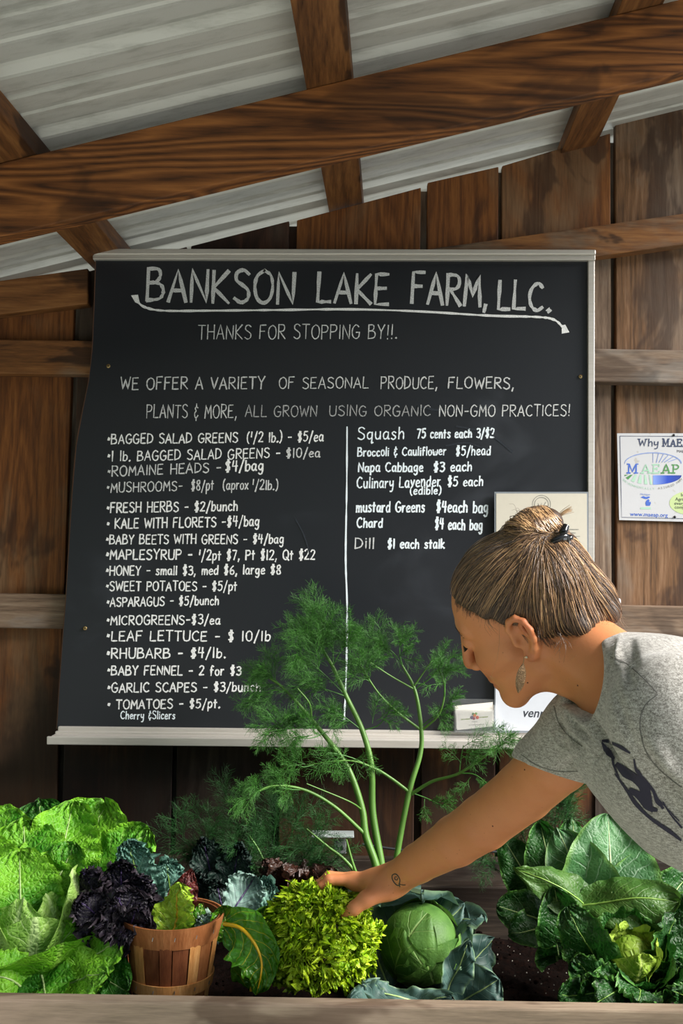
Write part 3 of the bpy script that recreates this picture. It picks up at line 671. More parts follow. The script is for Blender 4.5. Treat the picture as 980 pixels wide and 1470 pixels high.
# ================================================================ signed-distance clay for the figure
class Clay:
    def __init__(s): s.p = []
    def add(s, fn, lo, hi, op, k): s.p.append((fn, np.array(lo) - k, np.array(hi) + k, op, k)); return s
    def cap(s, a, b, ra, rb=None, k=.01, op='u', sq=None):
        """tapered capsule; sq = (unit axis, factor): widened along that axis by 1/factor"""
        a = np.array(a, float); b = np.array(b, float); rb = ra if rb is None else rb
        ba = b - a; L2 = ba @ ba + 1e-12
        if sq is not None:
            ax = np.array(sq[0], float); ax /= np.linalg.norm(ax); fq = sq[1]
            ba = ba - ax * (ba @ ax) * (1 - fq); L2 = ba @ ba + 1e-12
        def fn(p):
            q = p - a
            if sq is not None: q = q - (q @ ax)[..., None] * ax * (1 - fq)
            t = np.clip((q @ ba) / L2, 0, 1)
            return np.sqrt(((q - t[..., None] * ba) ** 2).sum(-1)) - (ra + (rb - ra) * t)
        m_ = max(ra, rb) / (1 if sq is None else min(1, sq[1]))
        return s.add(fn, np.minimum(a, b) - m_, np.maximum(a, b) + m_, op, k)
    def ell(s, c, r, rot=None, k=.01, op='u'):
        c = np.array(c, float); r = np.array(r, float) * np.ones(3)
        def fn(p):
            q = p - c
            if rot is not None: q = q @ rot
            k0 = np.sqrt(((q / r) ** 2).sum(-1)); k1 = np.sqrt(((q / r ** 2) ** 2).sum(-1)) + 1e-9
            return k0 * (k0 - 1) / k1
        return s.add(fn, c - r.max(), c + r.max(), op, k)
    def cut(s, pt, nrm, lo, hi, k=.002):
        """remove what lies on the side nrm points to, within the box"""
        pt = np.array(pt, float); nrm = np.array(nrm, float); nrm /= np.linalg.norm(nrm)
        lo = np.array(lo, float); hi = np.array(hi, float); c = (lo + hi) / 2; e = (hi - lo) / 2
        def fn(p):
            q = np.abs(p - c) - e
            return np.maximum(-((p - pt) @ nrm), q.max(-1))
        return s.add(fn, lo, hi, 's', k)
    def val(s, pts, prims=None):
        v = np.full(pts.shape[:-1], .5)
        for fn, lo, hi, op, k in (prims if prims is not None else s.p):
            d = fn(pts)
            if op == 'u':
                h = np.maximum(k - np.abs(v - d), 0) / k; v = np.minimum(v, d) - h * h * k / 4
            else:
                h = np.maximum(k - np.abs(v + d), 0) / k; v = np.maximum(v, -d) + h * h * k / 4
        return v
    def mesh(s, h, NB=24):
        """surface nets, block by block, welded on a global grid"""
        un = [p for p in s.p if p[3] == 'u']
        lo = np.min([p[1] for p in un], axis=0) - 3 * h; hi = np.max([p[2] for p in un], axis=0) + 3 * h
        nb = np.ceil((hi - lo) / (h * NB)).astype(int)
        keys, pos, quads = [], [], []
        D = 1 << 20
        for bi in range(nb[0]):
            for bj in range(nb[1]):
                for bk in range(nb[2]):
                    i0 = np.array([bi, bj, bk]) * NB
                    blo = lo + (i0 - 1) * h; bhi = lo + (i0 + NB + 1) * h
                    pr = [p for p in s.p if np.all(p[1] - 2*h <= bhi) and np.all(p[2] + 2*h >= blo)]
                    if not any(p[3] == 'u' for p in pr): continue
                    n_ = NB + 3
                    c8 = lo + (i0 - 1 + (n_-1) / 2) * h
                    v8 = s.val(c8[None, :], pr)[0]
                    if abs(v8) > h * n_ * 1.6 and v8 < .4: continue
                    ax = [lo[a] + (i0[a] - 1 + np.arange(n_)) * h for a in range(3)]
                    g = np.stack(np.meshgrid(*ax, indexing='ij'), -1)
                    v = s.val(g, pr); ins = v < 0
                    if ins.all() or not ins.any(): continue
                    m_ = n_ - 1                       # cells per axis
                    cnt = np.zeros((m_,) * 3); acc = np.zeros((m_,) * 3 + (3,))
                    for a in range(3):
                        sl0 = [slice(None)] * 3; sl1 = [slice(None)] * 3; sl0[a] = slice(0, -1); sl1[a] = slice(1, None)
                        va, vb = v[tuple(sl0)], v[tuple(sl1)]
                        cr_ = (va < 0) != (vb < 0); t = np.where(cr_, va / (va - vb + 1e-20), 0)
                        pt = g[tuple(sl0)].copy(); pt[..., a] += t * h
                        o1, o2 = [b for b in range(3) if b != a]
                        for d1 in (0, 1):
                            for d2 in (0, 1):
                                sl = [slice(None)] * 3
                                sl[o1] = slice(d1, m_ + d1); sl[o2] = slice(d2, m_ + d2)
                                c_ = cr_[tuple(sl)]
                                cnt += c_; acc += np.where(c_[..., None], pt[tuple(sl)], 0)
                    act = cnt > 0
                    idx = np.argwhere(act)
                    gi = idx + i0
                    keys.append((gi[:, 0] * D + gi[:, 1]) * D + gi[:, 2]); pos.append(acc[act] / cnt[act][:, None])
                    for a in range(3):
                        o1, o2 = (a + 1) % 3, (a + 2) % 3
                        sl0 = [slice(1, 1 + NB)] * 3; sl1 = [slice(1, 1 + NB)] * 3; sl1[a] = slice(2, 2 + NB)
                        A, B = ins[tuple(sl0)], ins[tuple(sl1)]
                        e = np.argwhere(A != B)
                        if not len(e): continue
                        fl = A[tuple(e.T)]
                        e = e + 1 + i0
                        def key(d1, d2):
                            q = e.copy(); q[:, o1] -= d1; q[:, o2] -= d2
                            return (q[:, 0] * D + q[:, 1]) * D + q[:, 2]
                        q4 = np.stack([key(1, 1), key(0, 1), key(0, 0), key(1, 0)], 1)
                        q4[~fl] = q4[~fl][:, ::-1]
                        quads.append(q4)
        keys = np.concatenate(keys); pos = np.concatenate(pos); quads = np.concatenate(quads)
        uk, first = np.unique(keys, return_index=True)
        V = pos[first]; Fq = np.searchsorted(uk, quads)
        ok = (Fq < len(uk)).all(1); ok &= (uk[np.minimum(Fq, len(uk) - 1)] == quads).all(1)
        Fq = Fq[ok]
        lab = np.arange(len(V))                       # drop stray specks
        for _ in range(400):
            mn = lab[Fq].min(1); new = lab.copy(); np.minimum.at(new, Fq.ravel(), np.repeat(mn, 4)); new = new[new]
            if (new == lab).all(): break
            lab = new
        cn_ = np.bincount(lab, minlength=len(V)); keep = cn_[lab] > 1200; Fq = Fq[keep[Fq[:, 0]]]
        ren = np.cumsum(keep) - 1; V = V[keep]; Fq = ren[Fq]
        # light smoothing removes the grid look
        for _ in range(2):
            s_ = np.zeros_like(V); c_ = np.zeros(len(V))
            for a in range(4):
                np.add.at(s_, Fq[:, a], V[Fq[:, (a + 1) % 4]]); np.add.at(c_, Fq[:, a], 1)
                np.add.at(s_, Fq[:, (a + 1) % 4], V[Fq[:, a]]); np.add.at(c_, Fq[:, (a + 1) % 4], 1)
            c_[c_ == 0] = 1
            V = V * .6 + (s_ / c_[:, None]) * .4
        return V, Fq

def Pn(x, y, Y): return np.array(P(x, y, Y))
# ---- head frame
HF = np.array([-.7993, .4584, -.3886]); HL = np.array([-.3041, -.8662, -.3965]); HU = np.array([-.5183, -.1987, .8318])
HO = np.array([.2595, 1.3913, 1.2575]); HS = 0.985
HR = np.stack([HF, HL, HU], 1)
def H(x, y, z): return HO + HS * (HF * x + HL * y + HU * z)

# ---------------------------------------------------------------- skin
body = Clay()
B_ = body
B_.ell(H(-.006, 0, .036), (.091, .074, .077), HR, .02)
B_.ell(H(.032, 0, .034), (.055, .060, .056), HR, .02)
B_.ell(H(.034, 0, -.020), (.057, .060, .058), HR, .02)
B_.ell(H(.050, 0, -.058), (.038, .037, .042), HR, .02)
B_.ell(H(.028, 0, -.070), (.052, .042, .032), HR, .02)
B_.ell(H(.076, 0, -.101), (.017, .020, .017), HR, .02)
for s_ in (1, -1):
    B_.cap(H(.000, s_*.053, -.052), H(.068, s_*.014, -.102), .015, .013, .022)
    B_.cap(H(.025, s_*.058, -.018), H(.070, s_*.036, -.030), .015, .014, .02)
    B_.cap(H(.086, s_*.010, .026), H(.072, s_*.044, .028), .010, .008, .014)
    B_.ell(H(.099, s_*.030, .009), .013, None, .014, 's')
    B_.ell(H(.0795, s_*.031, .008), (.0125, .0145, .0125), HR, .004)
    B_.cap(H(.0915, s_*.020, .0035), H(.085, s_*.043, .004), .0016, .0012, .003)
    B_.ell(H(.099, s_*.0125, -.038), (.010, .007, .0075), HR, .006)
    B_.ell(H(.104, s_*.007, -.046), (.005, .003, .003), HR, .003, 's')
B_.cap(H(.090, 0, .020), H(.109, 0, -.024), .0075, .0085, .010)
B_.ell(H(.1105, 0, -.034), .0105, None, .006)
B_.cap(H(.098, 0, -.044), H(.094, 0, -.060), .006, .007, .01)
B_.ell(H(.0865, 0, -.0665), (.011, .022, .0055), HR, .005)
B_.ell(H(.0845, 0, -.0785), (.011, .019, .0065), HR, .005)
B_.cap(H(.098, -.02, -.0722), H(.098, .02, -.0722), .0022, .0022, .003, 's')
# ears
for s_ in (1, -1):
    e = lambda x, y, z: H(x, s_ * y, z)
    B_.ell(e(-.010, .0775, .003), (.017, .0065, .024), HR, .006)
    pts = [(.004, .079, .006), (.004, .082, .020), (-.004, .086, .031), (-.015, .089, .034), (-.024, .091, .026), (-.027, .092, .012), (-.024, .090, -.003), (-.016, .086, -.016), (-.007, .081, -.027), (-.002, .077, -.030)]
    for a, b in zip(pts, pts[1:]): B_.cap(e(*a), e(*b), .0042, .0042, .004)
    B_.ell(e(-.003, .079, -.025), (.007, .004, .009), HR, .004)
    B_.cap(e(-.016, .086, .022), e(-.018, .086, .000), .003, .003, .004)
    B_.ell(e(-.006, .087, -.001), (.0085, .008, .012), HR, .004, 's')
    B_.ell(e(.005, .080, -.003), (.004, .004, .006), HR, .004)
# neck, shoulders, chest
NB0, NB1 = Pn(800, 948, 1.365), Pn(882, 962, 1.300)
B_.cap(H(-.022, 0, -.030), NB1, .053, .050, .03)
B_.cap(H(.022, 0, -.088), Pn(858, 1000, 1.305), .019, .019, .02)                 # throat
B_.cap(H(-.03, .055, -.035), Pn(872, 985, 1.275), .013, .012, .02)              # neck muscle
TY = np.array([0, 1.0, 0])
S_far, S_near = Pn(838, 1048, 1.395), Pn(968, 1032, 1.075)
B_.cap(Pn(930, 1022, 1.26), Pn(985, 1062, 1.22), .060, .090, .03, sq=(TY, .62))
B_.cap(Pn(985, 1062, 1.22), (.78, 1.22, .90), .098, .105, .05, sq=(TY, .66))
arm = [((838, 1048, 1.395), .052), ((800, 1090, 1.45), .0470), ((752, 1136, 1.53), .0440), ((694, 1181, 1.60), .0425), ((654, 1207, 1.65), .0400), ((600, 1239, 1.71), .0315), ((563, 1265, 1.75), .0255)]
for (a, ra), (b, rb) in zip(arm, arm[1:]): B_.cap(Pn(*a), Pn(*b), ra, rb, .006)
# reaching hand (right hand, thumb towards the camera)
def finger(c, pts, rs, k=.004, k0=.010):
    q = [np.array(p) for p in pts]
    for i in range(len(q) - 1): c.cap(q[i], q[i+1], rs[i], rs[i+1], k0 if i == 0 else k)
h_ = lambda x, y, Y: Pn(x, y, Y)
B_.cap(h_(566, 1262, 1.752), h_(540, 1266, 1.762), .024, .020, .02)
for (x0, y0, Y0), (x1, y1, Y1), r0_, r1_ in (((556, 1262, 1.748), (507, 1264, 1.772), .016, .0115), ((556, 1261, 1.765), (506, 1262, 1.795), .015, .011), ((557, 1262, 1.778), (509, 1264, 1.815), .015, .010), ((558, 1265, 1.785), (515, 1269, 1.832), .014, .009)):
    B_.cap(h_(x0, y0, Y0), h_(x1, y1, Y1), r0_, r1_, .016)
finger(B_, [h_(507, 1264, 1.772), h_(472, 1263, 1.768), h_(461, 1272, 1.768), h_(462, 1285, 1.770)], [.0105, .0092, .0082, .0070])
finger(B_, [h_(506, 1262, 1.795), h_(472, 1258, 1.800), h_(457, 1270, 1.803), h_(461, 1288, 1.800)], [.0105, .0092, .0082, .0070])
finger(B_, [h_(509, 1264, 1.815), h_(478, 1262, 1.826), h_(466, 1276, 1.828), h_(470, 1290, 1.824)], [.0100, .0088, .0078, .0068])
finger(B_, [h_(515, 1269, 1.832), h_(492, 1269, 1.846), h_(483, 1280, 1.848), h_(485, 1290, 1.845)], [.0090, .0078, .0070, .0062])
finger(B_, [h_(550, 1277, 1.738), h_(525, 1291, 1.722), h_(508, 1304, 1.718), h_(496, 1314, 1.722)], [.0190, .0135, .0112, .0095], .006, .018)
B_.cap(h_(545, 1275, 1.755), h_(508, 1272, 1.768), .013, .006, .014)            # web
# near arm, its hand on the front board beyond the frame
na = [(S_near, .050), (Pn(1070, 1105, 1.06), .046), (Pn(1150, 1190, 1.12), .040), (Pn(1162, 1215, 1.15), .041), (Pn(1175, 1300, 1.32), .034), (Pn(1170, 1362, 1.50), .024)]
for (a, ra), (b, rb) in zip(na, na[1:]): B_.cap(a, b, ra, rb, .018)
wx = na[-1][0]
palm_z = P(1150, 1435, 1.62).z + .012
pc = np.array([wx[0] - .03, 1.60, palm_z + .010])
B_.cap(wx, pc, .024, .017, .02); B_.cap(wx, pc + (.035, .0, 0), .022, .015, .02)
for i, (dx, L_) in enumerate(((-.012, .070), (.010, .078), (.031, .072), (.051, .056))):
    b0_ = pc + np.array([dx, .012 - abs(i - 1) * .003, .001]); dr = np.array([(i - 1.3) * .10, 1, -.05])
    finger(B_, [b0_, b0_ + dr * L_ * .45 + (0, 0, .006), b0_ + dr * L_ * .75 + (0, 0, .001), b0_ + dr * L_ + (0, 0, -.004)], [.0098, .0088, .0078, .0068])
finger(B_, [wx + (pc - wx) * .55 + (-.012, 0, 0), pc + (-.038, -.015, 0), pc + (-.052, .010, -.003)], [.014, .0105, .009], .006, .016)
Vb, Fb = body.mesh(.0026)
skin = N('skin')
v = skin.coords('Object', (1, 1, 1), False)
mot = skin.noise(v, 22, 5, .6); fine = skin.noise(v, 320, 3, .7)
at = skin.n('Attribute', attribute_name='tint').outputs['Fac']
c = skin.mix(mot, hexc('#c27b50'), hexc('#d18c60'))
c = skin.mix(skin.math('MULTIPLY', skin.step(fine, .55, .8), .18), c, hexc('#9c5a38'))
fr = skin.n('TexVoronoi', {'Vector': v, 'Scale': 55.0}).outputs['Distance']
c = skin.mix(skin.math('MULTIPLY', skin.step(fr, .07, .045), .45), c, hexc('#7d4428'))
c = skin.mix(at, c, hexc('#b25440'))
M['skin'] = skin.out(c, .46, skin.bump(skin.math('ADD', fine, skin.math('MULTIPLY', mot, .6)), .22, .0008), Subsurface_Weight=.18, Subsurface_Scale=.01, Specular_IOR_Level=.4)
M['skin'].node_tree.nodes['Principled BSDF'].inputs['Subsurface Radius'].default_value = (1.0, .35, .18)
hip = np.array([.80, 1.22, .88])
woman = empty('person', (hip[0], hip[1], 0.0), 'woman in a heather grey t-shirt leaning in and gripping the lime green lettuce', 'person')
bo = mesh_np('body', Vb, Fb, M['skin'], woman, origin=HO)
tint = np.zeros(len(Vb))
def tn(c, r, a): 
    global tint
    d = np.sqrt(((Vb - c) ** 2).sum(1)); tint = np.maximum(tint, a * np.clip(1 - d / r, 0, 1) ** .7)
for x_, y_, z_, r_, a_ in ((.097, 0, -.067, .012, .75), (.095, 0, -.079, .012, .75), (.092, .012, -.0725, .012, .7), (.092, -.012, -.0725, .012, .7), (.115, 0, -.035, .022, .45), (.085, .04, -.032, .028, .25), (-.02, .09, .02, .022, .4), (-.004, .08, -.026, .014, .35)):
    tn(H(x_, y_, z_), r_, a_)
for q_ in ((496, 1314, 1.722), (461, 1285, 1.769), (461, 1262, 1.768)): tn(Pn(*q_), .018, .35)
al = bo.data.attributes.new('tint', 'FLOAT', 'POINT'); al.data.foreach_set('value', tint.astype(np.float32))
def bvh_of(V, Fq): return BVHTree.FromPolygons([tuple(a) for a in V], [tuple(int(i) for i in f) for f in Fq])
bvh_body = bvh_of(Vb, Fb)
def hit(bvh, px, py, off=.0006):
    d = (P(px, py, 1.0) - EYE).normalized(); loc, nr, i, t = bvh.ray_cast(EYE, d)
    if loc is None: return None
    if nr.dot(d) > 0: nr = -nr
    return loc + nr * off
def decal(name, bvh, pts, w, mat, parent, n=None, off=.0006, smooth_=True):
    """flat print that hugs a surface; pts in photo pixels, w px (scalar or per point)"""
    n = n or len(pts) * 6
    q = spline([(p[0], p[1], 0) for p in pts], n)[:, :2] if smooth_ else np.array(pts, float)
    w = np.interp(np.linspace(0, 1, len(q)), np.linspace(0, 1, len(np.atleast_1d(w))), np.atleast_1d(w))
    T = np.gradient(q, axis=0); T /= np.linalg.norm(T, axis=1)[:, None] + 1e-9; Nn = np.stack([-T[:, 1], T[:, 0]], 1)
    kk = max(1, int(max(w) / 3)); rows = []
    for s_ in np.linspace(-.5, .5, kk + 1):
        row = [hit(bvh, *(a + b * ww * s_), off) for a, b, ww in zip(q, Nn, w)]
        rows.append(row)
    V, Fq, ids = [], [], {}
    for i, r_ in enumerate(rows):
        for j, p in enumerate(r_):
            if p is not None: ids[(i, j)] = len(V); V.append(tuple(p))
    for i in range(kk):
        for j in range(len(q) - 1):
            ks = [(i, j), (i, j+1), (i+1, j+1), (i+1, j)]
            if all(k_ in ids for k_ in ks) and (Vector(V[ids[ks[0]]]) - Vector(V[ids[ks[2]]])).length < .03: Fq.append([ids[k_] for k_ in ks])
    if Fq: return mesh_np(name, V, Fq, mat, parent, origin=np.mean(V, 0))
tat = simple('tattoo_ink', '#2c3b3c', .5)
decal('tattoo', bvh_body, [(573.5, 1271), (569, 1270), (564, 1264), (563, 1257), (567, 1254.5), (571, 1257), (574, 1263), (573, 1269), (574, 1273)], 1.4, tat, bo)
decal('tattoo', bvh_body, [(570, 1258.5), (567, 1259), (567, 1262), (570, 1263), (571, 1260)], 1.2, tat, bo)
decal('tattoo', bvh_body, [(572, 1268), (577, 1270), (582, 1270)], 1.0, tat, bo)
mole = simple('mole', '#5b2f20', .5)
for x, y in ((753, 1105), (829, 984), (707, 1186), (757, 980)):
    p = hit(bvh_body, x, y, 0)
    if p: Bag().add(*ellipsoid_arrays(p, (.0012,) * 3, 8, 6)).build('mole', mole, bo)
# thumb nail and finger nail
nailm = simple('nail', '#d79a80', .3)
# brow and lashes
hb = simple('brow_hair', '#4a3020', .7)
bag = Bag()
for i in range(46):
    t = rng.rand(); y_ = .012 + .036 * t
    a = H(.0985 - .012 * t - .010 * t * t, y_, .028 + .004 * t - .006 * t * t + rng.randn() * .0015)
    loc, nr, _, _ = bvh_body.find_nearest(Vector(a)); e_ = np.array(loc) + np.array(nr) * .0008
    d_ = HR @ np.array([-.3, .9, .25 + rng.randn() * .2]); bag.tube([e_, e_ + d_ * .004, e_ + d_ * .007 + np.array(nr) * -.0003], [.0004, .0003, .0001], 3)
tag(bag.build('eyebrow', hb, bo), kind='stuff')
bag = Bag()
for i in range(26):
    t = i / 25; y_ = .020 + .024 * t
    a = H(.0925 - .0075 * t, y_, .0025); d_ = HR @ np.array([.85, .15 + .3 * t, -.35])
    bag.tube([a, a + d_ * .004, a + d_ * .0075 + HU * .0012], [.0004, .0003, .0001], 3)
tag(bag.build('eyelashes', simple('lash', '#1c130e', .6), bo), kind='stuff')

# ---------------------------------------------------------------- t-shirt
sh = Clay()
sh.cap(Pn(934, 1012, 1.27), Pn(952, 1040, 1.24), .076, .096, .03, sq=(TY, .62))
sh.cap(Pn(935, 1040, 1.24), Pn(1010, 1090, 1.22), .098, .118, .04, sq=(TY, .70))
sh.cap(Pn(1010, 1085, 1.22), (.79, 1.22, .90), .122, .120, .05, sq=(TY, .70))
sh.cap(Pn(886, 980, 1.30), Pn(950, 1006, 1.25), .060, .062, .03)                  # upper back / neckline
sh.cap(Pn(845, 1047, 1.39), Pn(786, 1102, 1.47), .057, .0545, .03)              # far sleeve
sh.cap(Pn(905, 1035, 1.30), Pn(850, 1052, 1.39), .060, .054, .04)
sh.cap(Pn(928, 990, 1.20), S_near, .058, .064, .03)                             # near shoulder
sh.cap(S_near, Pn(1070, 1105, 1.06), .066, .060, .02); sh.cap(Pn(1070, 1105, 1.06), Pn(1130, 1168, 1.10), .060, .056, .02)                           # near sleeve
sh.ell(Pn(965, 1108, 1.13), (.062, .060, .056), None, .05)                      # bust
sh.ell(Pn(940, 1105, 1.30), (.055, .060, .052), None, .05)
# folds: shallow grooves
for pts, r_ in ((((862, 1040, 1.30), (880, 1090, 1.22)), .004), (((822, 1030, 1.36), (850, 1082, 1.36)), .005), (((800, 1050, 1.38), (838, 1088, 1.38)), .004)):
    a, b = [hit_ for hit_ in (Pn(*pts[0]), Pn(*pts[1]))]
ncx, ncy = Pn(729, 960, 1.25), .1200
zlow = Pn(852, 1022, 1.27)[2]
def neckcut(p):
    sh_ = p[..., 1] - 1.25                      # the collar cylinder leans outward with depth
    d = np.sqrt((p[..., 0] - .275 * sh_ - ncx[0]) ** 2 + (p[..., 2] + .10 * sh_ - ncx[2]) ** 2) - ncy
    return np.maximum(np.maximum(d, zlow - p[..., 2]), p[..., 1] - 1.352)
sh.add(neckcut, ncx - (.13, .4, .13), ncx + (.13, .12, .13), 's', .004)              # neck opening
# cuff cut of the far sleeve: plane through the cuff line, roughly across the arm
ca, cb_ = Pn(743, 1090, 1.47), Pn(836, 1116, 1.47)
cn = np.cross(cb_ - ca, np.array([0.25, 1, -.1])); cn = cn if cn[2] < 0 else -cn
sh.cut(ca * .5 + cb_ * .5, cn, np.minimum(ca, cb_) - (.08, .12, .14), np.maximum(ca, cb_) + (.01, .12, .04), .002)
sh.cap(Pn(797, 1092, 1.455), Pn(752, 1137, 1.53), .0495, .0475, .002, 's')         # hollow sleeve mouth
dn = (Pn(1060, 1100, 1.06) - S_near)
dn = Pn(1130, 1168, 1.10) - Pn(1070, 1105, 1.06); ce_ = Pn(1112, 1150, 1.09); sh.cut(ce_, dn, ce_ - (.07, .1, .12), ce_ + (.12, .07, .08), .002)
hemn = np.array([.84, 0, -.54]); sh.cut(np.array([.80, 1.22, .90]), hemn, np.array([.62, .9, .6]), np.array([1.1, 1.5, 1.2]), .002)
Vs, Fs = sh.mesh(.0034)
bvh0 = bvh_of(Vs, Fs)
shm = N('heather_jersey')
v = shm.coords('Object', (1, 1, 1), False)
f1 = shm.noise(v, 700, 2, .8); f2 = shm.noise(shm.coords('Object', (1.0, .35, 1.6), False), 260, 2, .6); f3 = shm.noise(v, 14, 3, .5, .6)
c = shm.ramp(shm.math('ADD', shm.math('MULTIPLY', f1, .6), shm.math('MULTIPLY', f2, .4)), [(.36, '#625f5b'), (.5, '#9a9791'), (.64, '#c8c6c2')])
M['shirt'] = shm.out(c, .92, shm.bump(f3, .35, .006, shm.bump(f1, .25, .0006)), Sheen_Weight=.25, Specular_IOR_Level=.15)
# wrinkle displacement on the sleeve and side
W_ = Vs.copy()
def crease(a, b, amp, width):
    global W_
    a, b = Pn(*a), Pn(*b); ab = b - a; t = np.clip(((W_ - a) @ ab) / (ab @ ab), 0, 1); cpt = a + t[:, None] * ab
    d = W_ - cpt; dist = np.sqrt((d ** 2).sum(1)); fall = np.exp(-(dist / width) ** 2) * np.sin(np.pi * np.clip(t, .02, .98)) ** .5
    W_ -= nrm_v * (amp * fall)[:, None]
fn_ = np.cross(Vs[Fs[:, 1]] - Vs[Fs[:, 0]], Vs[Fs[:, 2]] - Vs[Fs[:, 0]]); nrm_v = np.zeros_like(Vs)
for a in range(4): np.add.at(nrm_v, Fs[:, a], fn_)
nrm_v /= np.linalg.norm(nrm_v, axis=1)[:, None] + 1e-12
if (nrm_v * (Vs - Vs.mean(0))).sum() < 0: nrm_v = -nrm_v
def crs(p, q, amp, width=.006):
    global W_
    best = np.zeros(len(W_))
    for t in np.linspace(0, 1, 22):
        cx_ = p[0] + (q[0] - p[0]) * t; cy_ = p[1] + (q[1] - p[1]) * t + 4 * math.sin(math.pi * t)
        A_ = hit(bvh0, cx_, cy_, 0)
        if A_ is None: continue
        e_ = np.exp(-((Vs - np.array(A_)) ** 2).sum(1) / width ** 2) * (.15 + .85 * math.sin(math.pi * t) ** .7); best = np.maximum(best, e_)
    W_ = W_ - nrm_v * (amp * best)[:, None]
for p, q, a_, w_ in (((795, 1030), (838, 1078), .006, .006), ((806, 1018), (846, 1062), .005, .006), ((788, 1050), (830, 1086), -.003, .005), ((846, 1028), (882, 1092), .008, .009), ((862, 1050), (905, 1115), .004, .008),
    ((838, 1075), (800, 1108), .003, .006), ((896, 930), (905, 985), .003, .007), ((888, 912), (884, 955), -.003, .005), ((905, 915), (912, 960), .003, .006), ((905, 1060), (975, 1170), .004, .010), ((935, 1062), (979, 1120), -.004, .010), ((880, 985), (905, 1060), .003, .008), ((925, 1075), (978, 1150), .006, .007), ((850, 1092), (870, 1060), .004, .005)):
    crs(p, q, a_ * 1.6, w_ * .8)
Vs = W_
so = mesh_np('t_shirt', Vs, Fs, M['shirt'], woman, origin=Vs.mean(0))
bvh_s = bvh_of(Vs, Fs)
pr_ink = simple('print_ink', '#26243a', .8)
seam = simple('seam_thread', '#6a6865', .9)
for pts, w_ in (([(864, 1064), (874, 1065), (889, 1071), (905, 1081)], [3, 5, 4, 5, 2]), ([(864, 1066), (871, 1077), (882, 1090)], [2, 6, 9, 3]), ([(879, 1083), (881, 1097), (889, 1117)], [3, 3, 2]),
    ([(885, 1096), (899, 1109), (912, 1117), (924, 1128), (929, 1146), (937, 1165)], [6, 14, 12, 15, 14, 3]), ([(910, 1089), (914, 1106), (925, 1118), (937, 1134), (951, 1161)], [2, 4, 3, 4, 2]),
    ([(883, 1110), (900, 1134), (912, 1152), (929, 1170), (945, 1182), (960, 1192), (978, 1206)], [2, 4, 6, 4, 5, 6, 3]), ([(903, 1133), (918, 1142), (930, 1158), (944, 1163)], [7, 11, 9, 4]),
    ([(937, 1134), (944, 1150), (953, 1160)], [2, 7, 2]), ([(951, 1150), (962, 1168), (979, 1188)], [2, 2, 3]), ([(916, 1104), (930, 1126), (948, 1150), (975, 1178)], [1.4, 1.6, 1.4, 1.6])):
    decal('shirt_print', bvh_s, pts, w_, pr_ink, so, off=.0009)
for pts in ([(876, 943), (900, 954), (923, 974), (943, 995)], [(944, 997), (927, 1011), (919, 1031), (920, 1054), (929, 1083), (951, 1109), (978, 1130)], [(795, 1013), (803, 1040), (820, 1060), (836, 1072)]):
    decal('seam', bvh_s, pts, 1.3, seam, so, off=.0006)
decal('cuff_stitch', bvh_s, [(748, 1083), (770, 1098), (800, 1107), (834, 1107)], .9, seam, so, off=.0005)

# ---------------------------------------------------------------- jeans and shoes (below the frame)
jn = Clay()
jn.cap((.775, 1.22, .915), (.84, 1.22, .86), .118, .125, .04, sq=(TY, .72))
for y_, fx in ((1.12, .80), (1.32, .86)):
    jn.cap((.85, y_, .84), (fx, y_ - .01, .50), .088, .060, .05); jn.cap((fx, y_ - .01, .50), (fx + .04, y_, .10), .062, .048, .03)
Vj, Fj = jn.mesh(.007)
dn_ = N('denim'); v = dn_.coords('Object', (1, 1, 1), False)
M['denim'] = dn_.out(dn_.mix(dn_.noise(v, 400, 2), hexc('#26344f'), hexc('#4b5f86')), .85)
mesh_np('jeans', Vj, Fj, M['denim'], woman, origin=Vj.mean(0))
for y_, fx in ((1.12, .84), (1.32, .90)):
    s2 = Clay(); s2.cap((fx + .02, y_, .055), (fx - .15, y_, .032), .045, .030, .02); s2.cap((fx, y_, .06), (fx, y_, .11), .045, .045, .02)
    s2.cut((0, 0, .002), (0, 0, -1), (fx - .3, y_ - .1, -.1), (fx + .1, y_ + .1, .02)); a, b = s2.mesh(.006)
    mesh_np('shoe', a, b, simple('brown_boot', '#4a3526', .6), woman, origin=a.mean(0))

# ---------------------------------------------------------------- hair
hr = Clay()
hr.ell(H(-.007, 0, .038), (.096, .080, .082), HR, .015)
hr.cap(H(.0, .03, -.06), H(.08, .03, -.04), .001, .001, .001)
hr.p.pop()
# the face and neck side of the hairline is cut away
def hairline(p):
    q = ((p - HO) @ HR) / HS; x, y, z = q[..., 0], q[..., 1], q[..., 2]
    l1 = .034 + .58 * (x - .004) - .10 * np.abs(y) * (x > 0) + .004; l2 = .030 + 1.10 * (x - .010)
    w_ = .0025 * np.sin(y * 240) + .002 * np.sin(x * 310 + 2)
    return (np.minimum(l1, l2) + w_ - z) * .8
hr.add(lambda p: -hairline(p), HO - .15, HO + .15, 's', .006)
hr.cap(Pn(782, 822, 1.36), Pn(838, 862, 1.355), .058, .040, .02)
hr.cap(Pn(838, 862, 1.355), Pn(872, 880, 1.335), .040, .017, .015)
hr.cap(Pn(800, 850, 1.33), Pn(842, 890, 1.325), .035, .018, .02)
hr.cap(Pn(790, 878, 1.320), Pn(834, 903, 1.300), .026, .009, .035)
BUN = H(-.080, 0, .122)
hr.cap(Pn(757, 768, 1.350), Pn(785, 752, 1.345), .029, .022, .005)
hr.ell(Pn(772, 752, 1.350), (.031, .026, .0225), None, .005)
hr.cap(Pn(735, 775, 1.352), Pn(800, 785, 1.350), .012, .016, .015)
hr.p[1] = (lambda p: -(-hairline(p)) * -1.0, HO - .15, HO + .15, 's', .006) if False else hr.p[1]
Vh, Fh = hr.mesh(.0028)
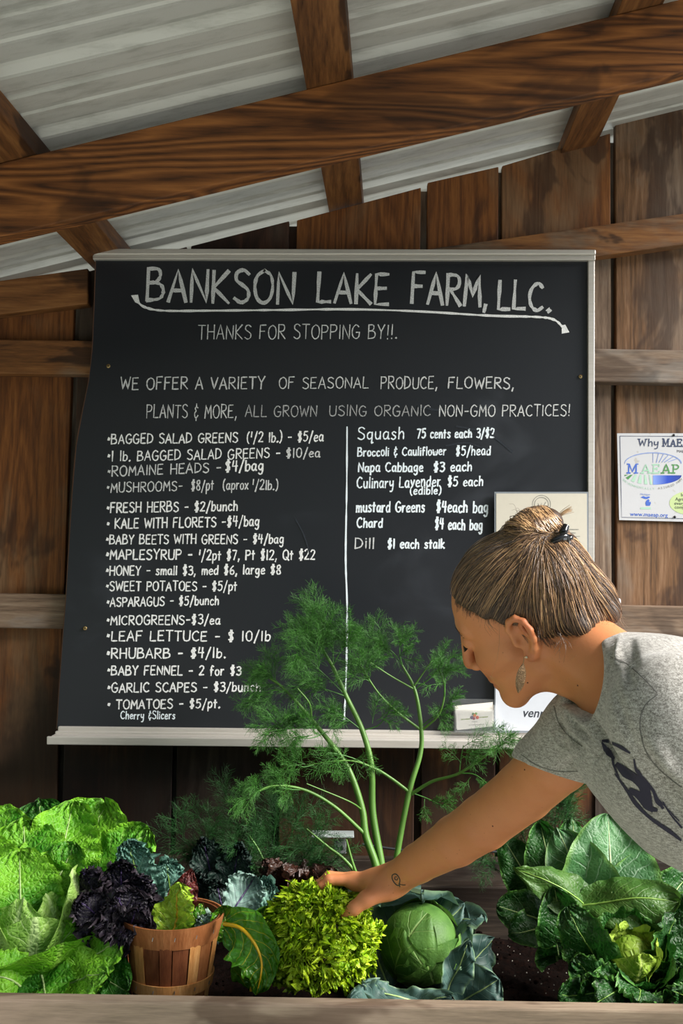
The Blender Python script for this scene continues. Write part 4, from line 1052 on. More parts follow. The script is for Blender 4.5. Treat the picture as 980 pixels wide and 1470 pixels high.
hm = N('hair_base')
v = hm.coords('Object', (1, 1, 1), False)
f = hm.noise(v, 260, 3, .7)
M['hair'] = hm.out(hm.mix(f, hexc('#2b1d14'), hexc('#4d3828')), .5, hm.bump(f, .5, .001))
ho = mesh_np('hair', Vh, Fh, M['hair'], woman, origin=Vh.mean(0))
bvh_h = bvh_of(Vh, Fh)
def hairmat(name, c, r=.33):
    n = N(name); return n.out(hexc(c), r, None, Specular_IOR_Level=.6, Sheen_Weight=.1)
HM = [hairmat('strand_brown', '#4c3626'), hairmat('strand_mid', '#795b40'), hairmat('strand_light', '#a07c56'), hairmat('strand_blond', '#c9a376')]
tgt = np.array(Pn(775, 781, 1.335))
bags = [Bag() for _ in HM]
cand = Vh[::1]; dd = np.linalg.norm(cand - tgt, axis=1)
loc_h = ((cand - HO) @ HR) / HS
bunm = np.linalg.norm(cand - Pn(770, 755, 1.35), axis=1) < .042
roots = cand[(dd > .055) & ~bunm]
NS = 3800
hv_ = hairline(roots); near_ = np.where((hv_ < .001) & (hv_ > -.014))[0]
pick = rng.choice(len(roots), NS); pick = np.concatenate([pick, rng.choice(near_, 1300)]) if len(near_) else pick; NS = len(pick)
for s_i in range(NS):
    p = roots[pick[s_i]]; tg = tgt + rng.randn(3) * .006; pts = []
    D0 = np.linalg.norm(tg - p); st = 13; lift = .0006 + abs(rng.randn()) * .0012
    cur = p.copy(); wob = rng.randn(3) * .006
    for k_ in range(st + 1):
        loc, nr, _, _ = bvh_h.find_nearest(Vector(cur))
        cur = np.array(loc) + np.array(nr) * (lift if np.dot(np.array(nr), np.array(loc) - H(0, 0, .04)) > 0 else lift)
        pts.append(cur.copy())
        rem = tg - cur; L_ = np.linalg.norm(rem)
        if L_ < .006: break
        cur = cur + rem * min(1, (1.0 / max(1, st - k_))) + wob * .12 * math.sin(k_ / st * math.pi)
    if len(pts) < 4: continue
    q = spline(pts, len(pts) * 2)
    r_ = .00035 + rng.rand() * .00035
    rr = r_ * np.clip(np.minimum(np.linspace(0.3, 6, len(q)), np.linspace(4, .7, len(q))), .15, 1)
    xx = rng.rand(); ci = 0 if xx < .34 else 1 if xx < .68 else 2 if xx < .90 else 3
    bags[ci].tube(q, rr, 3)
# bun coils
bc, bx = Pn(769, 754, 1.350), None
for i in range(420):
    a0 = rng.rand() * 6.28; ph = rng.rand() * 6.28; el = (rng.rand() - .5) * 1.5; ln = 1.2 + rng.rand() * 2.2
    ax = np.array([.86, -.1, .45]); e1 = np.cross(ax, (0, 1, 0)); e1 /= np.linalg.norm(e1); e2 = np.cross(ax, e1)
    pts = []
    for t in np.linspace(0, 1, 10):
        th = a0 + ln * t; off = ax * (el * .028 + .010 * (t - .5)) ; rr_ = .024 * math.cos(el * .9) + .004 * math.sin(ph + 3 * t)
        d = bc + off + (e1 * math.cos(th) + e2 * math.sin(th)) * rr_
        loc, nr, _, _ = bvh_h.find_nearest(Vector(d)); pts.append(np.array(loc) + np.array(nr) * (.0008 + .0012 * rng.rand()))
    xx = rng.rand(); ci = 0 if xx < .15 else 1 if xx < .42 else 2 if xx < .75 else 3
    bags[ci].tube(pts, np.clip(np.linspace(.4, 2, 10), 0, 1) * (.0007 + rng.rand() * .0005), 3)
# fly-away wisps
def wisp(a, b, sag, col, n=1, spread=4, r_=.00028, w2=0):
    for i in range(n):
        x0_, y0_, Y0 = a; x1_, y1_, Y1 = b; j = rng.randn(4) * spread
        p0, p1 = Pn(x0_ + j[0] * .4, y0_ + j[1] * .4, Y0), Pn(x1_ + j[2], y1_ + j[3], Y1)
        mid = (p0 + p1) / 2 + np.array([sag[0], rng.randn() * .003, sag[1]]) * (1 + rng.randn() * .3)
        bags[col].tube(spline([p0, mid, p1], 9), np.linspace(r_, r_ * .4, 9), 3)
wisp((794, 748, 1.345), (820, 731, 1.34), (0, .002), 3, 26, 2.2, .0006)
wisp((798, 765, 1.345), (826, 790, 1.34), (.006, 0), 2, 16, 5)
wisp((748, 742, 1.35), (740, 735, 1.35), (0, .006), 0, 16, 7)
wisp((735, 768, 1.35), (716, 775, 1.35), (0, .004), 2, 12, 6)
wisp((845, 905, 1.31), (835, 955, 1.285), (.012, 0), 2, 10, 10)
wisp((800, 912, 1.29), (803, 935, 1.28), (.004, 0), 0, 9, 7)
wisp((770, 898, 1.30), (778, 915, 1.29), (.002, 0), 0, 8, 7)
wisp((850, 900, 1.31), (868, 905, 1.30), (.0, -.008), 1, 22, 9)
wisp((875, 880, 1.335), (892, 893, 1.33), (.004, 0), 1, 24, 6)
wisp((700, 888, 1.325), (710, 908, 1.318), (-.003, 0), 1, 9, 4, .0002)
wisp((668, 860, 1.36), (686, 876, 1.335), (0, 0), 1, 10, 5, .0002)
wisp((655, 845, 1.38), (664, 870, 1.37), (0, 0), 0, 26, 6)
wisp((716, 890, 1.315), (703, 975, 1.33), (.005, 0), 2, 1, 1, .00025)
for i in range(420):                       # short hairs that soften the hairline
    if i < 230: x = rng.uniform(-.002, .074); z = .034 + .58 * (x - .004) - .10 * .05 + .004; back = (-.022, .016)
    else: x = rng.uniform(-.078, -.012); z = .030 + 1.10 * (x - .010); back = (.006, .026)
    y = .078 * math.sqrt(max(.02, 1 - ((x + .006) / .094) ** 2)) ; dz = -abs(rng.randn()) * .006
    q_ = []
    for t in (0, .35, .7, 1):
        zz = z + dz * (1 - t) + back[1] * t; xx_ = x + back[0] * t + rng.randn() * .0006
        (l0, n0, _, _), (l1_, n1, _, _) = bvh_body.find_nearest(Vector(H(xx_, y, zz))), bvh_h.find_nearest(Vector(H(xx_, y, zz)))
        a_ = np.array(l0) + np.array(n0) * .0006; b2 = np.array(l1_) + np.array(n1) * .0006
        q_.append(a_ * (1 - t) + b2 * t)
    bags[0 if rng.rand() < .7 else 1].tube(spline(q_, 7), np.linspace(.0001, .0004, 7), 3)
for m_, b_ in zip(HM, bags): tag(b_.build('hair_strands', m_, ho), kind='stuff')

# claw clip
blk = simple('black_plastic', '#0d0d10', .18)
cl = empty('hair_clip', tuple(Pn(800, 780, 1.325)), 'glossy black claw clip holding the bun', 'hair clip')
cY = 1.322
def cb2(pts, r_, name='claw'): 
    return Bag().tube(spline([Pn(*p) for p in pts], 14), np.interp(np.linspace(0, 1, 14), np.linspace(0, 1, len(r_)), r_), 8).build(name, blk, cl)
for i in range(5):
    cb2([(802 + i * 3.5, 770 + i * 2, cY), (795 + i * 5, 782 + i * 2.5, cY - .008), (798 + i * 5.5, 795 + i * 1.0, cY + .004)], [.003, .0028, .001], 'claw_tooth')
cb2([(786, 786, cY - .004), (796, 776, cY - .010), (810, 770, cY - .006), (815, 780, cY)], [.0022, .0050, .0060, .003], 'clip_arm')
cb2([(806, 778, cY), (808, 764, cY - .006), (812, 755, cY - .002)], [.004, .0062, .005], 'clip_lever')
cb2([(809, 784, cY + .01), (817, 772, cY + .006), (818, 776, cY + .008)], [.004, .0055, .003], 'clip_lever')
Bag().tube([Pn(808, 774, cY - .010), Pn(813, 774, cY - .010)], [.0025, .0025], 10).build('clip_spring', simple('spring_steel', '#9a9ca2', .25, Metallic=.9), cl)
# earrings
gold = simple('hammered_silver', '#a58d6a', .35, Metallic=.85)
er = empty('earring', tuple(Pn(752, 946, 1.312)), 'long hammered metal leaf earring hanging from the ear lobe', 'earring')
e0 = Pn(752.5, 944, 1.313); e1_ = Pn(750.5, 953, 1.312)
Bag().tube(spline([e0 + (0, .004, 0), e0 + (0, -.001, .001), e1_], 8), [.0006] * 8, 6).build('hook', gold, er)
cpt = Pn(747.2, 973.5, 1.312); axv = Pn(743.5, 995, 1.312) - Pn(751, 952, 1.312); La = np.linalg.norm(axv) / 2; axv /= La * 2
side = np.cross(axv, (0, 1, 0)); nrmv = np.array([0, 1.0, 0])
V = []; Fq = []
ru = 16
for fi, yy in enumerate((-.0008, .0008)):
    for i in range(ru + 1):
        t = -1 + 2 * i / ru; w_ = .0060 * (1 - abs(t) ** 2.2) + .0003
        for s_ in (-1, -.5, 0, .5, 1): V.append(cpt + axv * La * t + side * w_ * s_ + nrmv * (yy * (1 - s_ * s_ * .7)))
for fi in range(2):
    o_ = fi * (ru + 1) * 5
    for i in range(ru):
        for j in range(4):
            q = [o_ + i*5 + j, o_ + i*5 + j+1, o_ + (i+1)*5 + j+1, o_ + (i+1)*5 + j]; Fq.append(q if fi else q[::-1])
gm2 = N('hammered'); v = gm2.coords('Object', (1, 1, 1), False); vo = gm2.n('TexVoronoi', {'Vector': v, 'Scale': 900.0}).outputs['Distance']
mesh_np('pendant', V, Fq, gm2.out(gm2.mix(vo, hexc('#3a2c1e'), hexc('#94795a')), .35, gm2.bump(vo, .9, .0008), Metallic=.75), er, origin=cpt)
eb = empty('ear_stud', tuple(Pn(757, 944, 1.31)), 'tiny pearl ear stud with a thin post beside the long earring', 'earring')
sp = hit(bvh_body, 756, 943, .001); sp = np.array(sp) if sp else Pn(757, 944, 1.31)
Bag().add(*ellipsoid_arrays(sp, (.0017,) * 3, 10, 8)).build('pearl', simple('pearl', '#e6dac0', .25), eb)
Bag().tube([sp, sp + (.008, -.002, -.0025)], [.0004, .0003], 5).build('post', gold, eb)
# ================================================================ raised bed
YF = 1.60
bed = empty('raised_bed', (0, 1.9, 0), 'raised planter bed of weathered boards filled with dark soil', 'planter')
zt0, zt1 = P(-200, 1437, YF).z, P(1300, 1437, YF).z
zt = P(490, 1443, YF).z
BX0, BX1 = -1.15, 1.25
box('front_board', (BX0, YF, zt - .19), (BX1, YF + .030, zt), M['bed'], bed, .004)
box('front_board', (BX0, YF, zt - .385), (BX1, YF + .030, zt - .195), M['bed'], bed, .004)
YR2 = 2.20
zr = P(600, 1271, YR2).z
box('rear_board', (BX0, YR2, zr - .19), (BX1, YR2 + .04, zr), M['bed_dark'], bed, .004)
box('side_board', (BX0 - .04, YF, zt - .385), (BX0, YR2 + .04, zt), M['bed'], bed, .003)
box('side_board', (BX1, YF, zt - .385), (BX1 + .04, YR2 + .04, zt), M['bed'], bed, .003)
for x in (BX0 + .05, BX1 - .14):
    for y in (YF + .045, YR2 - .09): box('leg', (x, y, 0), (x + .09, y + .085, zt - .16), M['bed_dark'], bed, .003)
ZS = zt - .095
n = N('wet_soil'); v = n.coords('Object', (1, 1, 1), False); f = n.noise(v, 90, 6, .7)
M['soil'] = n.out(n.ramp(f, [(.3, '#060302'), (.55, '#140906'), (.75, '#27130b')]), .95, n.bump(f, .9, .006), Specular_IOR_Level=.08)
nx, ny = 150, 44
gx, gy = np.meshgrid(np.linspace(BX0, BX1, nx), np.linspace(YF + .030, YR2, ny), indexing='ij')
gz = ZS + .008 * np.sin(gx * 17 + gy * 5) + .006 * np.sin(gx * 41) * np.sin(gy * 37) + rng.randn(nx, ny) * .003
i, j = np.meshgrid(np.arange(nx - 1), np.arange(ny - 1), indexing='ij'); i = i.ravel(); j = j.ravel()
Fg = np.stack([i * ny + j, (i + 1) * ny + j, (i + 1) * ny + j + 1, i * ny + j + 1], 1)
o = mesh_np('soil', np.stack([gx, gy, gz], -1).reshape(-1, 3), Fg, M['soil'], bed, origin=(0, 1.9, ZS)); tag(o, kind='stuff')
bag = Bag()
for _ in range(900):
    x, y = rng.uniform(-.8, .9), rng.uniform(1.66, 2.18); r_ = .002 + rng.rand() ** 3 * .006
    bag.add(*ellipsoid_arrays((x, y, ZS + .008 + r_ * .3), (r_, r_ * .8, r_ * .7), 5, 4))
tag(bag.build('soil_crumbs', M['soil'], bed, smooth=False), kind='stuff')
bag = Bag()
for _ in range(110):
    x, y = rng.uniform(.2, .55), rng.uniform(1.66, 2.1); r_ = .0008 + rng.rand() * .0008
    bag.add(*ellipsoid_arrays((x, y, ZS + .014), (r_,) * 3, 5, 4))
tag(bag.build('perlite_grains', simple('perlite', '#c9c3b8', .7), bed), kind='stuff')
box('bed_floor', (BX0, YF + .030, zt - .385), (BX1, YR2, zt - .37), M['bed_dark'], bed)

# ================================================================ leaves
def leafmat(name, dark, light, vein, net_=.10, nv=9, slope=1.3, rough=.48, vein_w=.05, bub=90.0, bubamt=.5, trans=.18, midw=.03, edge=None, veinmix=.55):
    """UV: u along the leaf, v across (0.5 = midrib)"""
    n = N(name)
    uv = n.n('TexCoord').outputs['UV']; sp = n.n('SeparateXYZ', {0: uv}); u, vv = sp.outputs['X'], sp.outputs['Y']
    s_ = n.math('MULTIPLY', n.math('ABSOLUTE', n.math('SUBTRACT', vv, .5)), 2)
    oc = n.coords('Object', (1, 1, 1))
    wob = n.math('MULTIPLY', n.math('SUBTRACT', n.noise(oc, 28, 2), .5), .9)
    q = n.math('FRACT', n.math('ADD', n.math('SUBTRACT', n.math('MULTIPLY', u, nv), n.math('MULTIPLY', s_, slope * nv * .25)), wob))
    dq = n.math('ABSOLUTE', n.math('SUBTRACT', q, .5))
    side = n.math('MULTIPLY', n.step(dq, vein_w * 1.6, vein_w * .2), n.step(s_, 1.0, .55))
    mid = n.step(s_, midw * 2.2, midw * .6)
    vein_f = n.math('MAXIMUM', n.math('MULTIPLY', side, .75), mid)
    bb = n.n('TexVoronoi', {'Vector': oc, 'Scale': bub}, feature='DISTANCE_TO_EDGE').outputs['Distance']
    net = n.step(bb, .12, .02)
    big = n.noise(oc, 9, 3, .6)
    c = n.mix(n.step(big, .3, .7), hexc(dark), hexc(light))
    c = n.mix(n.math('MULTIPLY', net, net_), c, hexc(vein))
    if edge: c = n.mix(n.math('MULTIPLY', n.step(s_, .82, 1.0), .7), c, hexc(edge))
    c = n.mix(n.math('MULTIPLY', vein_f, veinmix), c, hexc(vein))
    hgt = n.math('ADD', n.math('MULTIPLY', n.step(bb, 0, .35), bubamt), n.math('MULTIPLY', vein_f, -.6))
    nm = n.bump(hgt, .55, .0035, n.bump(n.noise(oc, 420, 2), .12, .0006))
    tr = n.n('BsdfTranslucent', {'Color': n.mix(.5, c, hexc(light)), 'Normal': nm})
    n.out(c, rough, nm, Specular_IOR_Level=.38)
    mx = n.n('MixShader', {0: trans}); n.t.links.new(n.b.outputs[0], mx.inputs[1]); n.t.links.new(tr.outputs[0], mx.inputs[2])
    n.t.links.new(mx.outputs[0], n.t.nodes['Material Output'].inputs[0])
    return n.m
M['lf_napa'] = leafmat('napa_leaf', '#388814', '#7cbe2a', '#b0d868', bub=120, bubamt=.9, edge='#86c030', veinmix=.4)
M['lf_napa_heart'] = leafmat('napa_heart_leaf', '#7fb045', '#a9cf6a', '#d8eab0', bub=110, bubamt=.9, midw=.07)
M['lf_napa_deep'] = leafmat('napa_outer_leaf', '#1a540d', '#337a18', '#74ad48', bub=120, bubamt=.8)
M['lf_cab'] = leafmat('cabbage_outer_leaf', '#33504a', '#5f7f78', '#90aaa0', net_=.0, bub=60, bubamt=.12, rough=.5, nv=7, edge='#7d9a72', veinmix=.4)
M['lf_cabhead'] = leafmat('cabbage_head_leaf', '#2f561e', '#628e3c', '#a6bf78', net_=.0, bub=140, bubamt=.1, rough=.58, nv=5, vein_w=.03, midw=.02, veinmix=.4)
M['lf_dark'] = leafmat('dark_savoy_leaf', '#113a10', '#23581c', '#4d7f3c', bub=120, bubamt=.7, edge='#5f9440', veinmix=.45)
M['lf_broad'] = leafmat('broad_cabbage_leaf', '#255428', '#487c46', '#a3c2a5', bub=130, bubamt=.25, net_=.05, nv=8, midw=.035, edge='#6f9a48', veinmix=.6)
M['lf_olive'] = leafmat('olive_leaf', '#2c541b', '#496f2a', '#7d9a52', net_=.03, bub=120, bubamt=.3, nv=8, veinmix=.4)
M['lf_hearty'] = leafmat('yellow_heart_leaf', '#6f9428', '#98b440', '#c9d880', bub=90, bubamt=.9)
M['lf_kale'] = leafmat('blue_kale_leaf', '#43796a', '#86b5a2', '#b4d2c4', bub=150, bubamt=.3, rough=.55)
M['lf_kaleback'] = leafmat('kale_leaf_underside', '#6c8f86', '#9db8ac', '#4a3358', nv=7, bub=60, bubamt=.2, rough=.55, vein_w=.04, midw=.03, veinmix=.85)
M['lf_purple'] = leafmat('purple_kale_leaf', '#15121a', '#2b2730', '#35285a', bub=150, bubamt=.3, rough=.5, edge='#40363f')
M['lf_chard'] = leafmat('chard_leaf', '#6aa81c', '#b8dc44', '#e6da58', net_=.0, nv=7, bub=65, bubamt=1.0, rough=.22, midw=.03, veinmix=.7)
M['lf_chard_dk'] = leafmat('chard_leaf_dark', '#326e16', '#63a028', '#cac43a', net_=.0, nv=7, bub=65, bubamt=1.0, rough=.22, midw=.03, veinmix=.8)
M['lf_red'] = leafmat('red_leaf', '#3a1414', '#6b2a24', '#7d3030', bub=90, bubamt=.9, rough=.4)
M['lf_frisee'] = leafmat('frisee_leaf', '#86c00e', '#c2e224', '#dcee66', bub=200, bubamt=.4, rough=.35, trans=.3, edge='#cfe63c')
M['lf_bronze'] = leafmat('bronze_lettuce_leaf', '#25130c', '#40241a', '#5d4030', bub=120, bubamt=.5, rough=.4)
M['rib_white'] = simple('pale_midrib', '#a3bd7c', .4); M['rib_yellow'] = simple('yellow_stem', '#dcae1c', .35); M['rib_purple'] = simple('purple_stem', '#4a3566', .4); M['rib_green'] = simple('green_stem', '#7fa64a', .4)
M['rib_red'] = simple('red_stem', '#6a2430', .4)

PROF = {'round': lambda u: np.maximum(np.sin(np.pi * np.clip(u, 0, 1) ** .85), 0) ** .46, 'oval': lambda u: np.sin(np.pi * np.clip(u, 0, 1) ** .95) ** .75,
        'fan': lambda u: (np.clip(u, 0, 1) ** .7) * np.sqrt(np.clip(1 - u ** 5, 0, 1)) * 1.0, 'long': lambda u: np.sin(np.pi * (u * .93 + .04)) ** .55,
        'heart': lambda u: np.maximum(np.sin(np.pi * np.clip(u, 0, 1) ** .66), 0) ** .55}
def leaf(name, mat, parent, base, tip, face, W, shape='round', bend=.6, cup=.15, ruff=.006, rf=7, wave=.004, curl=0.0, nu=30, nv=16, rib=None, ribr=.003, stem=0.0, hf=0.0, twist=0.0, seed=None, bump_=.0012, ragged=.03, holes=()):
    """base, tip = world points (photo pixels + depth, or vectors); face = direction the upper surface looks to"""
    rs = np.random.RandomState(seed if seed is not None else rng.randint(1 << 30))
    b = Pn(*base) if isinstance(base, tuple) and base[1] > 20 else np.array(base, float)
    t = Pn(*tip) if isinstance(tip, tuple) and tip[1] > 20 else np.array(tip, float)
    L_ = np.linalg.norm(t - b); D = (t - b) / L_
    f = np.array(face, float); f = f - D * (f @ D); f /= np.linalg.norm(f); Bn = np.cross(D, f)
    u = np.linspace(0, 1, nu); u = np.clip(.5 * (u + np.sin(u * np.pi / 2) ** 1.2), 0, 1)
    # chord-preserving arc: total turning `bend` (positive: tip droops away from face side)
    ang = bend * (.5 - u); du = np.append(np.diff(u), 0)
    X = np.concatenate([[0], np.cumsum(np.cos(ang[:-1]) * du[:-1])]); Z = np.concatenate([[0], np.cumsum(np.sin(ang[:-1]) * du[:-1])])
    sc_ = L_ / math.hypot(X[-1], Z[-1] + 1e-9); X *= sc_; Z *= sc_
    c = b + np.outer(X, D) + np.outer(Z, f)
    Tn = np.outer(np.cos(ang), D) + np.outer(np.sin(ang), f); Nn = np.outer(-np.sin(ang), D) + np.outer(np.cos(ang), f)
    if twist:
        a = twist * u[:, None]; Bt = np.cos(a) * Bn + np.sin(a) * Nn; Nn = np.cos(a) * Nn - np.sin(a) * Bn; Bm = Bt
    else: Bm = np.tile(Bn, (nu, 1))
    s_ = np.linspace(-1, 1, nv)
    us = np.clip((u - stem) / (1 - stem), 0, 1)
    w = W * np.maximum(PROF[shape](us), .04)
    ph = rs.rand(12) * 6.28
    ww = w[:, None] * (1 + ragged * (np.sin(us[:, None] * 23 + ph[0] + 2 * np.sign(s_)[None]) + .6 * np.sin(us[:, None] * 51 + ph[1] + np.sign(s_)[None])) * np.abs(s_)[None] ** 4)
    lat = ww * s_[None]
    a = cup * np.abs(s_)[None] * np.ones((nu, 1)) + curl * np.maximum(np.abs(s_)[None] - .5, 0) * 2 * us[:, None]
    latx = np.sign(s_)[None] * ww * np.where(np.abs(a) > 1e-4, np.sin(a * 1.0) / np.where(np.abs(a) < 1e-4, 1, a), 1) * np.abs(s_)[None]
    latz = ww * np.abs(s_)[None] * np.where(np.abs(a) > 1e-4, (1 - np.cos(a)) / np.where(np.abs(a) < 1e-4, 1, a), 0)
    # distance to margin including the tip end
    mg = np.maximum(np.abs(s_)[None] * np.ones((nu, 1)), np.clip((us[:, None] - .55) / .45, 0, 1) * .98)
    al_ = us[:, None] * rf + .0 * s_[None] + np.where(mg > np.abs(s_)[None] + .05, s_[None] * rf * .35, 0) + s_[None] * us[:, None] ** 3 * rf * .3
    sg = np.sign(s_)[None] * .9
    rz_ = ruff * mg ** 2.6 * (np.sin(al_ * 6.28 + ph[2] + sg * 2) + .5 * np.sin(al_ * 13.7 + ph[3] + sg) ) + wave * (np.sin(us[:, None] * 5.5 + s_[None] * 2.4 + ph[4]) + .6 * np.sin(us[:, None] * 9 - s_[None] * 3.7 + ph[5]))
    pk = bump_ * (np.sin(us[:, None] * 47 + s_[None] * 9 + ph[6]) * np.sin(s_[None] * 17 + us[:, None] * 6 + ph[7]) + .7 * np.sin(us[:, None] * 83 + ph[8]) * np.sin(s_[None] * 31 + us[:, None] * 11))
    lx, lt = 0, 0
    def rn():
        r_ = rs.randn(nu, nv); r_ = r_ + np.roll(r_, 1, 0); return (r_ + np.roll(r_, 1, 1)) * .5
    if hf > 0:
        e4 = np.clip((mg - .45) / .55, 0, 1) ** 1.5
        g = lambda k1, k2, p: np.sin(al_ * k1 + p + sg) * np.cos(s_[None] * k2 + p * 2)
        rz_ = rz_ + hf * e4 * (g(31, 9, ph[9]) + .7 * g(67, 23, ph[10]) + .5 * rn() * .8)
        lx = hf * .8 * e4 * (g(43, 14, ph[11]) +   .5 * rn() * .8); lt = hf * .8 * e4 * (g(37, 19, ph[6]) + .5 * rn() * .8)
    V = c[:, None, :] + Bm[:, None, :] * (latx + lx)[..., None] + Nn[:, None, :] * (latz + rz_ + pk)[..., None] + Tn[:, None, :] * (lt * np.ones((nu, nv)))[..., None]
    lowm = V[..., 2] < zt + .004; V[..., 1] = np.where(lowm, np.maximum(V[..., 1], YF + .0335 + .0008 * np.abs(rs.randn(nu, nv))), V[..., 1])
    V[..., 2] = np.maximum(V[..., 2], ZS + .012); V[..., 1] = np.minimum(V[..., 1], np.where(V[..., 2] < zr + .004, YR2 - .004, 9))
    uv = np.stack([us[:, None] * np.ones((1, nv)), (s_[None] + 1) / 2 * np.ones((nu, 1))], -1).reshape(-1, 2)
    i, j = np.meshgrid(np.arange(nu - 1), np.arange(nv - 1), indexing='ij'); i, j = i.ravel(), j.ravel()
    if holes:
        keep = np.ones(len(i), bool)
        for hu, hv, hrad in holes: keep &= ~(((i / nu - hu) ** 2 + ((j / nv - hv) * W * 2 / L_) ** 2) < hrad ** 2)
        i, j = i[keep], j[keep]
    Fq = np.stack([i * nv + j, i * nv + j + 1, (i + 1) * nv + j + 1, (i + 1) * nv + j], 1)
    o = mesh_np(name, V.reshape(-1, 3), Fq, mat, parent, uv=uv, origin=b)
    if rib is not None:
        k0 = max(3, int(nu * .92)); mid = V[:, nv // 2] if nv % 2 else (V[:, nv // 2 - 1] + V[:, nv // 2]) / 2
        rb = Bag().tube(mid[:k0] + Nn[:k0] * ribr * .15, ribr * np.linspace(1, .2, k0), 6).build('midrib', rib, o)
    return o
UPF = np.array([0, -.75, .66])
def px(x, y, Y): return (x, y, Y)

# ---------------------------------------------------------------- napa cabbage, left
nap = empty('napa_cabbage', tuple(P(60, 1440, 1.80)), 'huge bright green napa cabbage with a pale heart, left end of bed', 'cabbage')
nm_, nh, nd = M['lf_napa'], M['lf_napa_heart'], M['lf_napa_deep']
W_R = M['rib_white']
nl = [
 # outer back
 ('leaf', nd, (60, 1330, 1.92), (60, 1150, 2.02), .10, 'round', .5, dict(ruff=.010)),
 ('leaf', nm_, (20, 1300, 1.92), (-20, 1160, 1.98), .09, 'round', .5, dict(ruff=.010)),
 ('leaf', nm_, (95, 1320, 1.90), (150, 1150, 1.99), .095, 'round', .55, dict(ruff=.011, wave=.008)),
 ('leaf', nm_, (70, 1310, 1.88), (105, 1152, 1.95), .075, 'round', .7, dict(ruff=.011, wave=.008)),
 ('leaf', nm_, (110, 1330, 1.88), (215, 1190, 1.93), .075, 'round', .5, dict(ruff=.010)),
 ('leaf', nm_, (40, 1320, 1.85), (35, 1180, 1.90), .090, 'round', .9, dict(ruff=.010, wave=.006)),
 ('leaf', nm_, (0, 1330, 1.84), (-35, 1205, 1.86), .080, 'round', .9, dict(ruff=.010)),
 ('leaf', nm_, (70, 1330, 1.83), (108, 1212, 1.87), .062, 'round', 1.0, dict(ruff=.009)),
 ('leaf', nm_, (30, 1345, 1.79), (28, 1222, 1.80), .075, 'round', 1.3, dict(ruff=.008, wave=.004)),
]
for nme, mt, b, t, w, sh_, bd, kw in nl:
    leaf(nme, mt, nap, b, t, UPF + np.array([rng.randn() * .12, 0, 0]), w, sh_, bend=bd, cup=.35, rf=6, nu=34, nv=22, rib=W_R, ribr=.0028, bump_=.0022, **kw)
# heart: upright wrapped leaves
def wrapleaf(name, mat, parent, C, rad, az, aw, h0, h1, open_=.0, curlout=.012, tilt=(0, 0), seed=None, nu=26, nv=24, ruff=.004, rib=None, bump_=.0015):
    """a leaf wrapped round a barrel: azimuth az, half-width aw; heights h0..h1 relative to the barrel (radii rad=(rx,ry,rz))"""
    rs = np.random.RandomState(seed if seed is not None else rng.randint(1 << 30)); ph = rs.rand(6) * 6.28
    u = np.linspace(0, 1, nu)[:, None]; s_ = np.linspace(-1, 1, nv)[None]
    wd_ = aw * (np.sin(np.pi * (u * .86 + .07)) ** .5)
    phi = az + s_ * wd_
    th = h0 + (h1 - h0) * u - .10 * (s_ ** 2) * (h1 - h0) * u       # latitude, -pi/2 bottom .. pi/2 top
    e = np.maximum(np.abs(s_), u) ** 5
    rr = 1 + open_ * u ** 2 + .012 * np.sin(u * 9 + s_ * 4 + ph[0])
    n_ = np.stack([np.cos(th) * np.cos(phi), np.cos(th) * np.sin(phi), np.sin(th) * np.ones_like(phi)], -1)
    V = n_ * np.array(rad) * rr[..., None]
    V += n_ * ((curlout * e) + ruff * e * np.sin(s_ * 9 + u * 14 + ph[1]) + bump_ * np.sin(u * 39 + s_ * 8 + ph[2]) * np.sin(s_ * 15 + ph[3] + u * 5))[..., None]
    tx, ty = tilt
    Rm = np.array(Matrix.Rotation(tx, 3, 'X') @ Matrix.Rotation(ty, 3, 'Y'))
    V = V @ Rm.T + np.array(C)
    uv = np.stack([u * np.ones_like(s_), (s_ + 1) / 2 * np.ones_like(u)], -1).reshape(-1, 2)
    i, j = np.meshgrid(np.arange(nu - 1), np.arange(nv - 1), indexing='ij'); i, j = i.ravel(), j.ravel()
    o = mesh_np(name, V.reshape(-1, 3), np.stack([i * nv + j, i * nv + j + 1, (i + 1) * nv + j + 1, (i + 1) * nv + j], 1), mat, parent, uv=uv, origin=C)
    if rib is not None:
        mid = V.reshape(nu, nv, 3)[:, nv // 2]; Bag().tube(mid[:nu * 3 // 4], np.linspace(.006, .0012, nu * 3 // 4), 6).build('midrib', rib, o)
    return o
HC = Pn(42, 1325, 1.80)
for az, aw, h0, h1, op_, r_, mt, co in ((-1.2, 1.25, -1.2, .62, .10, .062, nh, .010), (-2.6, 1.2, -1.2, .75, .10, .064, nh, .012), (.1, 1.2, -1.2, .95, .16, .066, nh, .014), (1.7, 1.3, -1.2, 1.0, .10, .064, nm_, .012),
      (-1.7, 1.1, -1.2, 1.05, -.05, .050, nh, .008), (-.4, 1.1, -1.2, 1.1, -.06, .048, nh, .008), (2.6, 1.2, -1.2, 1.15, -.1, .044, nh, .006), (-.9, 1.3, -1.2, .30, .30, .076, nm_, .022)):
    r_ *= 1.25
    wrapleaf('heart_leaf', mt, nap, HC, (r_, r_, r_ * 1.25), az, aw, h0, h1, op_, co, tilt=(.30, .12), rib=W_R if r_ > .05 else None, bump_=.002)
